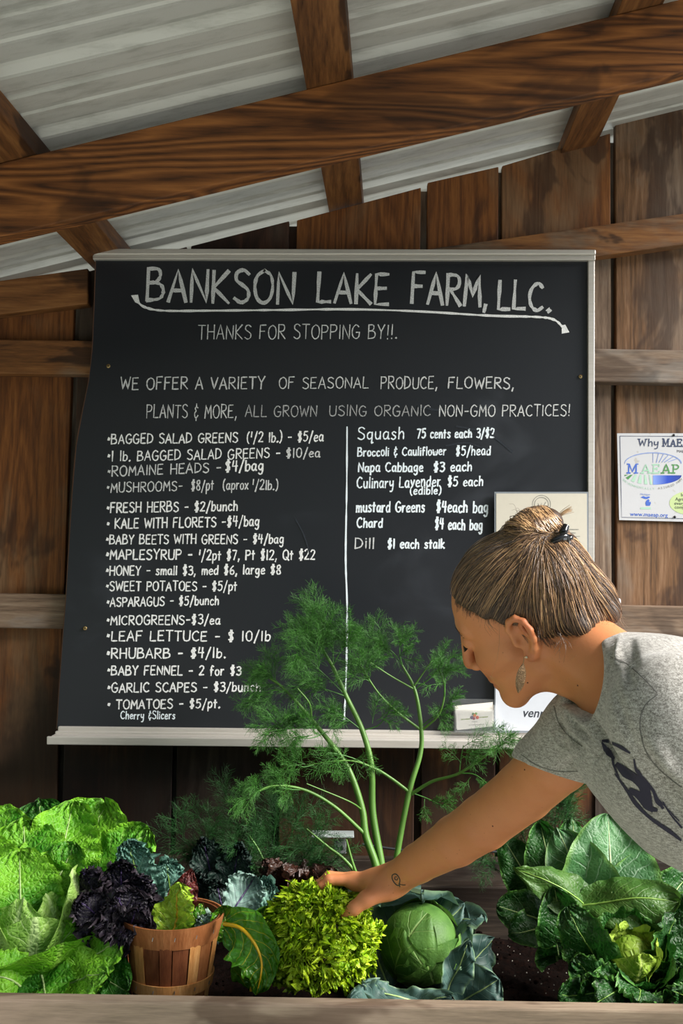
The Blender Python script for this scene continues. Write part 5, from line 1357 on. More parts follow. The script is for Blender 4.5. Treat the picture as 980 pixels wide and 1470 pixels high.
# low skirt leaves to the right
for b, t, w, f, mt, kw in (
  ((70, 1400, 1.78), (160, 1340, 1.78), .045, (.3, -.8, .5), nd, dict(bend=.6)),
  ((60, 1390, 1.76), (110, 1325, 1.74), .040, (.2, -.8, .5), nm_, dict(bend=-.4)),
  ((80, 1415, 1.76), (175, 1350, 1.72), .055, (.1, -.75, .6), nm_, dict(bend=.5)),
  ((50, 1430, 1.74), (155, 1400, 1.68), .060, (.1, -.65, .7), nm_, dict(bend=.7)),
  ((100, 1380, 1.80), (185, 1425, 1.72), .058, (.2, -.85, .4), nd, dict(bend=.5)),
  ((40, 1420, 1.70), (-30, 1395, 1.66), .050, (-.1, -.7, .6), nm_, dict(bend=.6)),
  ((60, 1400, 1.72), (70, 1445, 1.665), .058, (0, -.8, .5), nm_, dict(bend=.7)),
  ((20, 1400, 1.72), (5, 1445, 1.665), .050, (0, -.8, .5), nd, dict(bend=.7)),
  ((110, 1390, 1.76), (130, 1448, 1.67), .050, (.2, -.8, .5), nd, dict(bend=.6)),
  ((-10, 1360, 1.80), (-70, 1300, 1.78), .060, (-.3, -.8, .5), nm_, dict(bend=.6))):
    leaf('outer_leaf', mt, nap, b, t, f, w, 'round', cup=.2, ruff=.007, rf=5, wave=.005, nu=26, nv=18, rib=W_R, ribr=.0024, bump_=.002, **kw)

# ---------------------------------------------------------------- kale
def kale_leaf(o, mat, b, t, face, W, hf=.006, rib=M['rib_green'], bend=.9, nu=52, nv=36, cup=.25, stem=.12, shape='round', ribr=.0025, **kw):
    return leaf('leaf', mat, o, b, t, face, W, shape, bend=bend, cup=cup, ruff=.010, rf=10, wave=.004, hf=hf, nu=nu, nv=nv, rib=rib, ribr=ribr, stem=stem, ragged=.08, bump_=.001, **kw)
pk_ = empty('kale', tuple(P(170, 1400, 1.86)), 'dark purple curly kale between the napa cabbage and the basket', 'kale')
for b, t, w in (((170, 1350, 1.84), (130, 1246, 1.79), .050), ((180, 1350, 1.84), (172, 1236, 1.80), .050), ((190, 1350, 1.84), (212, 1262, 1.80), .048), ((175, 1350, 1.80), (110, 1290, 1.74), .046),
                ((180, 1350, 1.78), (140, 1320, 1.72), .044), ((185, 1340, 1.80), (165, 1280, 1.74), .050), ((180, 1340, 1.78), (196, 1300, 1.73), .040), ((180, 1335, 1.78), (172, 1346, 1.71), .030), ((185, 1340, 1.78), (150, 1342, 1.72), .034)):
    kale_leaf(pk_, M['lf_purple'], b, t, (rng.randn() * .3, -.8, .45), w * 1.02, hf=.0065, rib=M['rib_purple'])
bk_ = empty('kale', tuple(P(222, 1400, 1.98)), 'blue green curly kale leaf behind the purple kale', 'kale')
kale_leaf(bk_, M['lf_kale'], (228, 1320, 1.90), (185, 1207, 1.86), (-.2, -.8, .5), .050, hf=.0055, bend=1.0)
kale_leaf(bk_, M['lf_kale'], (245, 1330, 1.90), (236, 1232, 1.86), (.3, -.8, .4), .040, hf=.0055, bend=.9)
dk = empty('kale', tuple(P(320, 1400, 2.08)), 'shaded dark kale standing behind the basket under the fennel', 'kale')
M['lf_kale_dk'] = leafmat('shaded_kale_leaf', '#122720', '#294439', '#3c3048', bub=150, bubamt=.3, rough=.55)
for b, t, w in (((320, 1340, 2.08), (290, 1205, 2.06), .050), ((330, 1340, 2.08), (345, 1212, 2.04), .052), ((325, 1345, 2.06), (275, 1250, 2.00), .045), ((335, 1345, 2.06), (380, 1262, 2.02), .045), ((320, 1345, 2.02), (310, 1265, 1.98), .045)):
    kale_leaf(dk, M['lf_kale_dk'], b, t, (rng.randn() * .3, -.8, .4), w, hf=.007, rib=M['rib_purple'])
kb = empty('kale', tuple(P(330, 1400, 1.86)), 'kale leaf showing its pale veined underside, leaning out of the basket', 'kale')
leaf('leaf', M['lf_kaleback'], kb, (316, 1335, 1.83), (365, 1258, 1.88), (-.1, -.95, .2), .052, 'fan', bend=-.4, cup=.1, ruff=.006, rf=8, hf=.0035, nu=46, nv=34, rib=M['rib_purple'], ribr=.0022, ragged=.08)
kale_leaf(kb, M['lf_kale'], (330, 1330, 1.90), (392, 1272, 1.92), (.1, -.6, .7), .036, hf=.006)
kale_leaf(kb, M['lf_kaleback'], (312, 1345, 1.82), (285, 1318, 1.80), (.1, -.9, .3), .026, hf=.005, nu=34, nv=24)

# ---------------------------------------------------------------- basket
YBk = 1.795
bc0 = Pn(244, 1436, YBk)
zb = ZS + .024; zr_ = P(250, 1333, YBk - .08).z
bas = empty('basket', (bc0[0], YBk, zb), 'small round splint wood basket with stapled rims holding chard and kale', 'basket')
RB, RT = .064, .0845; Hb = zr_ - zb
bwd = {k: wood('splint_' + k, a, b_, c_, 'Z', stainamt=.25, gs=1.5, ring=.5) for k, (a, b_, c_) in dict(light=('#b87a40', '#d89858', '#ecb676'), mid=('#8a4f28', '#a5663a', '#bb7d4e'), dark=('#5d2f18', '#7a4426', '#8f5836')).items()}
def arc_slab(name, a0, a1, z0, z1, r0, r1, th, mat, parent, n_=10, wavy=0):
    V = []; 
    for k in range(n_ + 1):
        a = a0 + (a1 - a0) * k / n_
        for (z, r_) in ((z0, r0), (z1, r1)):
            for d in (0, th):
                zz = z + wavy * math.sin(a * 2 + .6)
                V.append((bc0[0] + (r_ + d) * math.cos(a), YBk + (r_ + d) * math.sin(a), zz))
    Fq = []
    for k in range(n_):
        i = k * 4; Fq += [(i+1, i+5, i+7, i+3), (i, i+2, i+6, i+4), (i+2, i+3, i+7, i+6), (i, i+4, i+5, i+1)]
    Fq += [(0, 1, 3, 2), (n_*4, n_*4+2, n_*4+3, n_*4+1)]
    return mesh_np(name, V, Fq, mat, parent, smooth=False, origin=np.mean(V, 0))
ns = 20
kinds = ['mid', 'light', 'dark', 'dark', 'dark', 'light', 'mid', 'light', 'mid', 'dark']
for i in range(ns):
    a = -math.pi / 2 - .9 + i * 2 * math.pi / ns; w_ = .125 if i % 2 else .165
    arc_slab('slat', a - w_, a + w_, zb, zr_ - .004, RB + (.0016 if i % 2 else 0), RT + (.0016 if i % 2 else 0), .0013, bwd[kinds[i % 10]], bas, 5)
arc_slab('rim', 0, 2 * math.pi, zr_ - .036, zr_, RT + .0005 - (RT-RB)*.036/Hb, RT + .0035, .0028, bwd['mid'], bas, 48)
arc_slab('inner_rim', 0, 2 * math.pi, zr_ - .030, zr_ - .002, RT - .005, RT - .003, .0022, bwd['dark'], bas, 40)
rl = RB + (RT - RB) * (.030 / Hb)
arc_slab('lower_band', 0, 2 * math.pi, zb + .026, zb + .046, rl + .0020, rl + .0050, .0026, bwd['light'], bas, 48)
arc_slab('bottom', 0, 2 * math.pi, zb, zb + .004, .001, .001, RB - .002, bwd['dark'], bas, 30)
stp = simple('steel_staple', '#b9bbc0', .3, Metallic=.8)
for z, r_, nn in ((zr_ - .016, RT + .0045, 15), (zb + .036, rl + .0068, 13)):
    for i in range(nn):
        a = -math.pi / 2 + (i - nn / 2) * 2 * math.pi / nn; rr = r_ + (.0008 if z > zb + .1 else 0)
        p0 = np.array([bc0[0] + rr * math.cos(a), YBk + rr * math.sin(a), z - .003]); p1 = p0 + (0.0012, 0, .006)
        Bag().tube([p0, p1], [.0007, .0007], 5).build('staple', stp, bas)

# ---------------------------------------------------------------- chard
c1 = empty('chard_leaf', tuple(P(262, 1345, 1.80)), 'upright crinkled yellow green chard leaf in the basket', 'chard')
leaf('blade', M['lf_chard'], c1, (246, 1350, 1.755), (262, 1268, 1.78), (-.25, -.95, .1), .044, 'heart', bend=.4, cup=.25, ruff=.006, rf=4, wave=.005, nu=36, nv=24, rib=M['rib_yellow'], ribr=.0024, twist=.3, bump_=.003)
c2 = empty('chard_leaf', tuple(P(240, 1345, 1.86)), 'dark red crinkled chard leaf behind the green one in the basket', 'chard')
leaf('blade', M['lf_red'], c2, (248, 1330, 1.83), (276, 1248, 1.84), (.1, -.9, .3), .028, 'oval', bend=.8, cup=.3, ruff=.005, rf=4, nu=26, nv=16, rib=M['rib_red'], ribr=.002, bump_=.003)
c3 = empty('chard_leaf', tuple(P(318, 1330, 1.76)), 'drooping chard leaf with a bright yellow stem hanging over the right side of the basket', 'chard')
def blade_path(name, mat, parent, path, W, face, shape='heart', cup=.2, ruff=.006, rf=4, nu=40, nv=26, rib=None, ribr=.004, wl=1.0, wr=1.0, bump_=.003, wave=.004):
    """leaf along a free 3D path"""
    rs = np.random.RandomState(5); ph = rs.rand(8) * 6.28
    c = spline([Pn(*p) for p in path], nu); T = np.gradient(c, axis=0); T /= np.linalg.norm(T, axis=1)[:, None]
    f = np.array(face, float); Nn = f - T * (T @ f)[:, None]; Nn /= np.linalg.norm(Nn, axis=1)[:, None]; Bm = np.cross(T, Nn)
    u = np.linspace(0, 1, nu)[:, None]; s_ = np.linspace(-1, 1, nv)[None]
    w = W * np.maximum(PROF[shape](u), .03) * np.where(s_ < 0, wl, wr) * (1 + .05 * np.sin(u * 21 + ph[0]) * np.abs(s_) ** 3)
    lat = w * s_; z = cup * w * s_ ** 2 + ruff * np.abs(s_) ** 2.5 * np.sin(u * rf * 6.28 + ph[1] + np.sign(s_)) + wave * np.sin(u * 6 + s_ * 3 + ph[2]) * np.abs(s_) + bump_ * np.sin(u * 33 + s_ * 6 + ph[3]) * np.sin(s_ * 13 + u * 5 + ph[4]) * np.minimum(np.abs(s_) * 4, 1)
    V = c[:, None] + Bm[:, None] * lat[..., None] + Nn[:, None] * z[..., None]
    uv = np.stack([u * np.ones_like(s_), (s_ + 1) / 2 * np.ones_like(u)], -1).reshape(-1, 2)
    i, j = np.meshgrid(np.arange(nu - 1), np.arange(nv - 1), indexing='ij'); i, j = i.ravel(), j.ravel()
    o = mesh_np(name, V.reshape(-1, 3), np.stack([i * nv + j, i * nv + j + 1, (i + 1) * nv + j + 1, (i + 1) * nv + j], 1), mat, parent, uv=uv, origin=V.reshape(-1, 3).mean(0))
    if rib is not None: Bag().tube(c[:int(nu*.93)] + Nn[:int(nu*.93)] * ribr * .3, np.linspace(ribr, ribr * .25, int(nu*.93)), 8).build('midrib', rib, o)
    return o
blade_path('blade', M['lf_chard_dk'], c3, [(322, 1326, 1.745), (345, 1332, 1.725), (364, 1352, 1.71), (375, 1378, 1.70), (374, 1402, 1.69), (368, 1428, 1.69)], .050, (-.1, -.95, .25), wl=.75, wr=1.0, rib=M['rib_yellow'], ribr=.0038)
c4 = empty('chard_leaf', tuple(P(372, 1400, 1.86)), 'upright dark chard leaf just behind the drooping yellow stemmed one', 'chard')
leaf('blade', M['lf_chard_dk'], c4, (360, 1420, 1.83), (382, 1300, 1.85), (.1, -.95, .3), .045, 'heart', bend=.5, cup=.2, ruff=.006, rf=4, nu=34, nv=22, rib=M['rib_yellow'], ribr=.0024, bump_=.003)
c5 = empty('chard_leaf', tuple(P(290, 1345, 1.80)), 'low dark green chard leaf inside the basket, right of the yellow green one', 'chard')
leaf('blade', M['lf_chard_dk'], c5, (280, 1348, 1.79), (290, 1302, 1.83), (.1, -.9, .3), .030, 'round', bend=.6, cup=.3, nu=24, nv=16, rib=M['rib_green'], bump_=.003)
leaf('blade', M['lf_chard_dk'], c5, (330, 1350, 1.80), (318, 1300, 1.80), (.1, -.9, .3), .030, 'round', bend=.6, cup=.3, nu=24, nv=16, rib=M['rib_green'], bump_=.003)

# ---------------------------------------------------------------- lime green curly lettuce held by the hand
fc = Pn(457, 1360, 1.765)
fr_ = empty('lettuce', (fc[0], fc[1], ZS), 'lime green finely curled lettuce head held in the woman\'s hand', 'lettuce')
k_ = 0
for ring_, (el, cnt, rad, w) in enumerate(((.05, 28, .092, .018), (.24, 30, .095, .018), (.43, 30, .097, .018), (.62, 28, .098, .018), (.81, 25, .099, .018), (1.0, 21, .100, .018), (1.2, 15, .100, .018), (1.42, 8, .100, .018), (-.15, 27, .092, .018), (-.36, 24, .088, .018), (-.58, 20, .082, .018))):
    for i in range(cnt):
        az = (i + .5 * (ring_ % 2)) / cnt * 2 * math.pi + rng.randn() * .10
        if math.sin(az) > .55 and el < .6: continue
        e2 = el + rng.randn() * .06
        d = np.array([math.cos(az) * math.cos(e2), math.sin(az) * math.cos(e2), math.sin(e2)])
        rad2 = rad * (1 + rng.randn() * .05)
        tg_ = rng.randn(3) * .7 + np.array([0, 0, .8]); tg_ -= d * (tg_ @ d); tg_ /= np.linalg.norm(tg_)
        base = fc + d * (rad2 - .034) - tg_ * .010; tip_ = fc + d * rad2 + tg_ * .016
        if tip_[1] < YF + .047: tip_[1] = YF + .047
        if np.linalg.norm(tip_ - h_(463, 1282, 1.765)) < .024 or np.linalg.norm(tip_ - h_(500, 1308, 1.73)) < .018: continue
        fdir = np.cross(d, np.cross((0, 0, 1.0), d)) ; fdir = fdir if np.linalg.norm(fdir) > .05 else np.array([0, -1, .2]); fdir = d * 1.0 + rng.randn(3) * .35 - tg_ * .3
        leaf('leaf', M['lf_frisee'], fr_, base, tip_, fdir, w, 'fan', bend=.5, cup=.3, ruff=.010, rf=5, wave=.003, hf=.0052, nu=24, nv=22, ragged=.22, stem=.15, bump_=.001, seed=100 + k_); k_ += 1
leaf('leaf', M['lf_frisee'], fr_, tuple(fc + (0, 0, .03)), (447, 1270, 1.750), (-.2, -.9, .3), .017, 'fan', bend=.3, cup=.3, ruff=.006, rf=4, hf=.004, nu=30, nv=22, ragged=.15, stem=.3)
leaf('leaf', M['lf_frisee'], fr_, tuple(fc + (-.01, 0, .03)), (405, 1292, 1.752), (-.2, -.9, .3), .022, 'fan', bend=.3, cup=.3, ruff=.006, rf=4, hf=.004, nu=30, nv=22, ragged=.15, stem=.3)
bz = empty('lettuce', tuple(P(430, 1330, 2.02)), 'dark bronze leaf lettuce in shade behind the lime green one', 'lettuce')
for i in range(12):
    a = i / 12 * 2 * math.pi; b0_ = Pn(430, 1300, 2.02)
    leaf('leaf', M['lf_bronze'], bz, tuple(b0_), tuple(b0_ + np.array([math.cos(a) * .075, math.sin(a) * .055, .045 + .045 * rng.rand()])), (rng.randn() * .2, -.5, .8), .035, 'round', bend=.6, cup=.3, ruff=.007, rf=6, hf=.003, nu=22, nv=18)

# ---------------------------------------------------------------- green cabbage
CC = Pn(603, 1352, 1.86)
cg = empty('cabbage', (CC[0], CC[1], ZS), 'green ball cabbage framed by wide blue grey outer leaves, centre right of the bed', 'cabbage')
R0_ = .0695
V, Fq = ellipsoid_arrays(CC, (R0_ * .97, R0_ * .97, R0_ * .97), 40, 30); mesh_np('head', V, Fq, M['lf_cabhead'], cg, origin=CC)
ch_ = M['lf_cabhead']
for az, aw, h0, h1, r_, tl in ((-1.2, 1.2, -1.5, 1.0, 1.02, (.9, -.5)), (-2.3, 1.15, -1.5, 1.1, 1.035, (.5, -.2)), (-.3, 1.1, -1.5, .9, 1.03, (.4, .5)), (1.2, 1.3, -1.5, 1.2, 1.02, (.2, .1)), (-1.5, 1.3, -1.5, -.12, 1.06, (.10, -.35)), (-2.0, .9, -1.5, .72, 1.05, (-.2, .6))):
    wrapleaf('head_leaf', ch_, cg, CC, (R0_ * r_,) * 3, az, aw, h0, h1, .0, .0035, tilt=tl, ruff=.0012, rib=None, bump_=.0006, nu=30, nv=30)
lc = M['lf_cab']
for b, t, w, f, kw in (
  ((560, 1400, 1.90), (615, 1284, 1.93), .085, (-.35, -.9, .35), dict(bend=.9, cup=.5, shape='round')),
  ((600, 1390, 1.94), (668, 1300, 1.90), .085, (.0, -.7, .7), dict(bend=1.5, cup=.35, shape='round')),
  ((560, 1420, 1.86), (528, 1330, 1.93), .060, (-.5, -.8, .3), dict(bend=.4, cup=.3, shape='oval')),
  ((640, 1420, 1.86), (706, 1345, 1.90), .050, (.4, -.85, .2), dict(bend=.3, cup=.2, shape='oval')),
  ((640, 1430, 1.80), (672, 1345, 1.775), .028, (.2, -.95, .1), dict(bend=.4, cup=.3, shape='oval', holes=((.42, .45, .045),))),
  ((660, 1440, 1.82), (716, 1405, 1.80), .050, (.1, -.9, .4), dict(bend=.4, cup=.2, shape='round')),
  ((600, 1440, 1.74), (520, 1412, 1.70), .022, (-.2, -.8, .6), dict(bend=-.6, cup=-.6, shape='long')),
  ((560, 1440, 1.74), (650, 1432, 1.70), .026, (.1, -.7, .6), dict(bend=-.5, cup=-.4, shape='long')),
  ((560, 1440, 1.72), (500, 1436, 1.68), .030, (-.1, -.7, .6), dict(bend=.3, cup=.1, shape='round')),
  ((625, 1345, 1.96), (697, 1322, 1.84), .045, (-.1, -.6, .8), dict(bend=1.0, cup=-.3, shape='round')),
  ((598, 1350, 1.98), (606, 1287, 1.835), .082, (0, -.5, .85), dict(bend=1.3, cup=-.35, shape='round')),
  ((640, 1425, 1.95), (620, 1290, 2.0), .07, (.1, -.7, .6), dict(bend=.8, cup=.3, shape='round'))):
    sp_ = kw.pop('shape')
    leaf('outer_leaf', lc, cg, b, t, f, w, sp_, ruff=.006, rf=3, wave=.006, nu=36, nv=26, rib=W_R, ribr=.0022, bump_=.0005, ragged=.02, **kw)

# ---------------------------------------------------------------- broad-leaved cabbage, right
rb_ = empty('cabbage', tuple(P(870, 1400, 2.0)), 'large loose cabbage plant with broad upright veined leaves at the right end of the bed', 'cabbage')
br = M['lf_broad']
for b, t, w, f, mt, kw in (
  ((875, 1332, 1.92), (872, 1168, 1.98), .100, (.02, -.97, .25), br, dict(bend=.35, cup=.25, shape='heart', curl=.2, holes=((.45, .72, .012), (.30, .86, .012)))),
  ((864, 1332, 1.925), (800, 1190, 1.99), .072, (-.2, -.95, .25), br, dict(bend=.7, cup=.3, shape='heart', curl=.4)),
  ((885, 1330, 1.93), (925, 1225, 1.96), .060, (.1, -.95, .3), br, dict(bend=.5, cup=.15, shape='heart')),
  ((878, 1332, 1.92), (735, 1248, 1.88), .042, (-.15, -.75, .65), M['lf_olive'], dict(bend=1.1, cup=-.45, shape='oval', rib=M['rib_green'])),
  ((830, 1300, 1.88), (975, 1292, 1.84), .050, (.0, -.80, .62), M['lf_olive'], dict(bend=.5, cup=-.35, shape='round', rib=M['rib_green'], holes=((.30, .30, .018), (.55, .55, .009), (.62, .60, .008)))),
  ((815, 1370, 1.88), (795, 1272, 1.86), .052, (-.15, -.93, .3), M['lf_dark'], dict(bend=.5, cup=.2, shape='heart')),
  ((800, 1380, 1.84), (798, 1350, 1.80), .042, (-.1, -.9, .3), M['lf_dark'], dict(bend=.5, cup=.2, shape='heart')),
  ((800, 1300, 2.08), (775, 1180, 2.12), .055, (-.2, -.9, .4), M['lf_dark'], dict(bend=.7, cup=.2, shape='heart')),
  ((780, 1300, 2.10), (720, 1200, 2.14), .050, (-.2, -.9, .4), M['lf_dark'], dict(bend=.7, cup=.2, shape='heart')),
  ((820, 1290, 2.05), (820, 1175, 2.12), .050, (.1, -.9, .4), M['lf_dark'], dict(bend=.6, cup=.2, shape='heart')),
  ((790, 1330, 1.98), (712, 1300, 1.96), .048, (-.3, -.8, .5), M['lf_dark'], dict(bend=.9, cup=.3, shape='round')),
  ((780, 1340, 1.96), (730, 1340, 1.90), .040, (-.3, -.8, .5), M['lf_dark'], dict(bend=.9, cup=.3, shape='round')),
  ((930, 1320, 2.0), (990, 1255, 2.05), .05, (.2, -.9, .4), M['lf_dark'], dict(bend=.7, cup=.2, shape='round')),
  ((960, 1340, 1.95), (1010, 1290, 1.95), .05, (.2, -.9, .4), M['lf_dark'], dict(bend=.7, cup=.2, shape='round'))):
    sp_ = kw.pop('shape'); rbm = kw.pop('rib', W_R)
    leaf('leaf', mt, rb_, b, t, f, w, sp_, ruff=.004, rf=3, wave=.006, nu=44, nv=30, rib=rbm, ribr=.0024, bump_=.0006, ragged=.012, **kw)
# savoy head with a yellow-green heart
sv = empty('savoy_cabbage', tuple(P(905, 1430, 1.80)), 'dark crinkled savoy cabbage with a yellow green heart at the lower right of the bed', 'cabbage')
SVC = Pn(905, 1375, 1.80)
dkm = M['lf_dark']
ht = M['lf_hearty']
for az, aw, h0, h1, r_, mt, tl in ((-1.5, 1.5, -1.3, .9, .040, ht, (.5, 0)), (.2, 1.4, -1.3, 1.15, .039, ht, (.5, .2)), (2.5, 1.4, -1.3, 1.2, .038, ht, (.4, -.2)), (-1.2, 1.2, -1.3, .2, .052, dkm, (.4, .3)), (-2.6, 1.2, -1.3, .45, .056, dkm, (.4, 0)), (.0, 1.2, -1.3, .5, .058, dkm, (.4, 0)), (1.6, 1.4, -1.3, .8, .056, dkm, (.4, 0)), (-1.8, 1.1, -1.3, .05, .070, dkm, (.4, 0)), (-.5, 1.1, -1.3, .15, .072, dkm, (.4, 0))):
    wrapleaf('heart_leaf', mt, sv, SVC, (r_, r_, r_ * 1.15), az, aw, h0, h1, .12, .012, tilt=tl, ruff=.005, bump_=.002)
V, Fq = ellipsoid_arrays(SVC + (0, 0, -.002), (.035, .035, .040), 20, 14); mesh_np('core', V, Fq, ht, sv, origin=SVC)
for b, t, w, f in (((880, 1410, 1.80), (815, 1300, 1.80), .050, (-.5, -.85, .2)), ((880, 1420, 1.78), (822, 1372, 1.74), .040, (-.5, -.85, .2)), ((930, 1410, 1.80), (968, 1310, 1.82), .055, (.5, -.85, .2)), ((930, 1420, 1.80), (975, 1380, 1.78), .045, (.5, -.85, .2)),
                   ((890, 1420, 1.76), (855, 1440, 1.68), .045, (-.2, -.9, .4)), ((910, 1420, 1.76), (915, 1446, 1.67), .042, (.0, -.85, .5)), ((900, 1380, 1.86), (880, 1290, 1.90), .060, (-.1, -.9, .4)), ((915, 1380, 1.86), (940, 1290, 1.90), .060, (.2, -.9, .4)),
                   ((860, 1420, 1.78), (838, 1400, 1.70), .040, (-.3, -.9, .3)), ((950, 1430, 1.76), (985, 1420, 1.70), .042, (.3, -.9, .3)), ((880, 1430, 1.74), (800, 1430, 1.70), .030, (-.2, -.8, .6)), ((990, 1430, 1.75), (960, 1420, 1.68), .022, (-.3, -.9, .3))):
    leaf('outer_leaf', dkm, sv, b, t, f, w, 'round', bend=.8, cup=.35, ruff=.006, rf=5, wave=.005, nu=36, nv=26, rib=M['rib_green'], ribr=.0018, bump_=.0016, ragged=.02)
# ================================================================ fennel
def fmat(name, a, b_):
    n = N(name); return n.out(n.mix(n.noise(n.coords('Object', (1, 1, 1), False), 12, 3), hexc(a), hexc(b_)), .45)
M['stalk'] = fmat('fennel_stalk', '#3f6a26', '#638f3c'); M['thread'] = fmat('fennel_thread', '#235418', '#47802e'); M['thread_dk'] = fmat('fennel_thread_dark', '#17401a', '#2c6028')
M['thread_tip'] = fmat('fennel_dry_tip', '#a58a3a', '#c0a050')
def frond(bag, p, d, L_, depth, r_, rs):
    """feathery branching"""
    n_ = 5; q = [np.array(p, float)]; dd = np.array(d, float); dd /= np.linalg.norm(dd)
    for k in range(n_):
        dd = dd + rs.randn(3) * .09; dd /= np.linalg.norm(dd); q.append(q[-1] + dd * L_ / n_)
    bag.tube(q, np.linspace(r_, r_ * .5, n_ + 1), 3)
    if depth == 0: return
    a = np.cross(dd, (0, 1, .2)); a /= np.linalg.norm(a) + 1e-9; b_ = np.cross(dd, a)
    for k in range(1, n_ + 1):
        for sgn in (0, 1, 2):
            if rs.rand() < .30: continue
            th = sgn * 3.14 + rs.randn() * .5 + (0 if sgn < 2 else 1.57)
            out = a * math.cos(th) + b_ * math.sin(th) * .8
            nd_ = dd * (.75 + .2 * rs.rand()) + out * .75
            frond(bag, q[k], nd_, L_ * (.50 + .15 * rs.rand()) * (1.08 - .06 * k), depth - 1, r_ * .68, rs)
def fennel(label, base, stems, fronds, mat, seed=3, smat=None):
    rs = np.random.RandomState(seed)
    root = empty('fennel', tuple(P(*base)), label, 'fennel')
    for pts, r_ in stems:
        q = spline([Pn(*p) for p in pts], 8 * len(pts)); Bag().tube(q, np.interp(np.linspace(0, 1, len(q)), np.linspace(0, 1, len(r_)), r_), 10).build('stalk', smat or M['stalk'], root)
    for p0, p1, L_, cnt, mt in fronds:
        bag = Bag(); a = Pn(*p0); b_ = Pn(*p1)
        bag.tube(spline([a, (a + b_) / 2 + rs.randn(3) * .004, b_], 8), np.linspace(.0014, .0009, 8), 5)
        d = (b_ - a) / (np.linalg.norm(b_ - a) + 1e-9)
        cnt = max(3, int(cnt * .85))
        for k in range(cnt):
            t = .35 + .65 * (k + rs.rand() * .5) / cnt; o_ = rs.randn(3) * .55; o_[1] *= .6
            frond(bag, a + (b_ - a) * t, d * .75 + o_, L_ * (.9 + .5 * rs.rand()), 2, .00085, rs)
        tag(bag.build('frond', mt or mat, root), kind='stuff')
    return root
st = [
 ([(540, 1300, 2.06), (541, 1250, 2.07), (525, 1200, 2.08), (520, 1163, 2.09), (506, 1118, 2.10), (488, 1085, 2.11), (447, 1033, 2.13), (411, 992, 2.14), (386, 973, 2.15)], [.0085, .0080, .0070, .0062, .0050, .003, .002]),
 ([(552, 1300, 2.08), (548, 1247, 2.09), (535, 1167, 2.11), (533, 1101, 2.12), (520, 1049, 2.13), (497, 1000, 2.15), (478, 958, 2.16), (461, 925, 2.17), (466, 890, 2.18)], [.0080, .0078, .0065, .0058, .0048, .003, .0015]),
 ([(563, 1290, 2.10), (569, 1232, 2.11), (587, 1137, 2.13), (603, 1082, 2.15), (604, 1043, 2.16), (595, 990, 2.17), (577, 955, 2.18)], [.0070, .0062, .0056, .0048, .004, .0022]),
 ([(587, 1137, 2.13), (562, 1118, 2.12), (537, 1103, 2.11), (500, 1092, 2.10), (440, 1098, 2.08)], [.0035, .003, .002, .0012]),
 ([(590, 1140, 2.13), (620, 1122, 2.11), (659, 1110, 2.08), (700, 1082, 2.05), (712, 1070, 2.04)], [.0038, .003, .0026, .0014]),
 ([(524, 1198, 2.08), (480, 1158, 2.06), (437, 1134, 2.04), (393, 1128, 2.02), (362, 1140, 2.0)], [.004, .0032, .0024, .0012]),
 ([(604, 1048, 2.16), (570, 1022, 2.15), (543, 995, 2.14), (517, 955, 2.13)], [.0028, .0022, .0012]),
 ([(606, 1048, 2.16), (630, 1025, 2.14), (638, 990, 2.13), (630, 960, 2.12)], [.0028, .002, .0012]),
 ([(595, 990, 2.17), (560, 970, 2.16), (530, 950, 2.15)], [.002, .0016, .001]), ([(594, 985, 2.17), (608, 965, 2.16), (620, 948, 2.15)], [.002, .0015, .001]),
 ([(447, 1033, 2.13), (444, 1010, 2.12), (427, 988, 2.11)], [.0024, .0018, .0012]), ([(520, 1163, 2.09), (500, 1150, 2.06), (440, 1125, 2.03)], [.002, .0015, .001]),
]
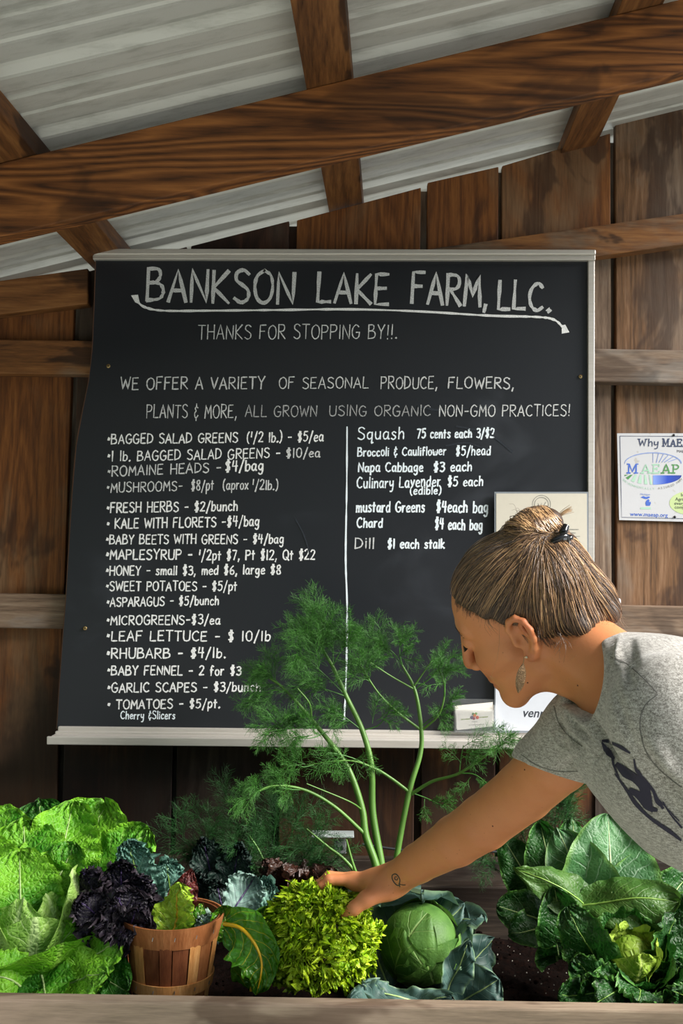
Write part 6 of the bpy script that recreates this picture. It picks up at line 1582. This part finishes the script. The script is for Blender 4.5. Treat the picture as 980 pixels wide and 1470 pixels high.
frs = [((478, 958, 2.16), (466, 885, 2.18), .050, 16, None), ((478, 958, 2.16), (440, 905, 2.16), .045, 12, None), ((497, 1000, 2.15), (425, 935, 2.13), .048, 14, None), ((478, 955, 2.15), (500, 915, 2.15), .040, 10, None), ((497, 1000, 2.15), (440, 985, 2.12), .045, 10, None),
 ((411, 992, 2.14), (386, 968, 2.15), .042, 12, None), ((411, 992, 2.14), (365, 1000, 2.13), .036, 9, None), ((447, 1033, 2.13), (400, 1040, 2.10), .042, 12, None), ((447, 1040, 2.12), (380, 1050, 2.08), .036, 9, None), ((470, 1050, 2.12), (430, 1060, 2.08), .040, 9, None),
 ((577, 955, 2.18), (545, 925, 2.18), .044, 14, None), ((577, 955, 2.18), (575, 915, 2.18), .036, 9, None), ((543, 995, 2.14), (515, 955, 2.13), .045, 12, None), ((595, 990, 2.17), (640, 945, 2.16), .036, 8, None), ((638, 1000, 2.13), (640, 960, 2.12), .036, 8, None),
 ((604, 1043, 2.16), (650, 1010, 2.14), .036, 7, None), ((520, 1049, 2.13), (560, 1020, 2.12), .036, 7, None), ((520, 1049, 2.13), (480, 1020, 2.12), .040, 9, None), ((533, 1101, 2.12), (470, 1080, 2.08), .042, 9, None), ((659, 1110, 2.08), (665, 1070, 2.06), .040, 7, None),
 ((659, 1110, 2.08), (700, 1125, 2.06), .030, 5, None), ((700, 1082, 2.05), (722, 1068, 2.04), .036, 8, None), ((437, 1134, 2.04), (400, 1130, 2.02), .036, 8, None), ((393, 1128, 2.02), (360, 1142, 2.0), .036, 8, None), ((450, 1098, 2.08), (420, 1095, 2.06), .036, 8, None), ((587, 1137, 2.13), (640, 1160, 2.12), .030, 5, None)]
fennel('tall fennel plant with three thick stalks and feathery fronds in front of the chalkboard', (552, 1300, 2.08), st, frs, M['thread'], 3)
d2 = [((380, 1290, 2.12), (330, 1160, 2.14), .055, 14, None), ((375, 1290, 2.12), (290, 1175, 2.12), .05, 14, None), ((370, 1290, 2.10), (255, 1200, 2.08), .05, 12, None), ((385, 1290, 2.10), (395, 1180, 2.10), .055, 14, None), ((390, 1290, 2.10), (430, 1170, 2.12), .05, 12, None), ((395, 1290, 2.08), (455, 1205, 2.06), .05, 12, None), ((380, 1290, 2.06), (350, 1215, 2.05), .045, 10, None), ((400, 1290, 2.08), (480, 1235, 2.06), .045, 9, None)]
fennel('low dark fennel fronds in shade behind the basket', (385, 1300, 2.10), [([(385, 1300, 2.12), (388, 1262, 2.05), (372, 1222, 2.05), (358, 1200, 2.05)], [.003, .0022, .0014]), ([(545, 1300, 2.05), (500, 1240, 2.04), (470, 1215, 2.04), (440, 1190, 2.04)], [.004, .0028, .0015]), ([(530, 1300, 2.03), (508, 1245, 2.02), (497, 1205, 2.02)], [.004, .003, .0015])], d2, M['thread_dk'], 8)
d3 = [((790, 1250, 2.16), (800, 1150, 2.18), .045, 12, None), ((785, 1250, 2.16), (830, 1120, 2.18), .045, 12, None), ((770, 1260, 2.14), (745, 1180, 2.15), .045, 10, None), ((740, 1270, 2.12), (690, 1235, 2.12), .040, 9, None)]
fennel('small fennel tuft seen under the woman\'s upper arm', (790, 1290, 2.15), [([(790, 1300, 2.15), (792, 1230, 2.16), (812, 1150, 2.18)], [.003, .002, .001])], d3, M['thread_dk'], 9)
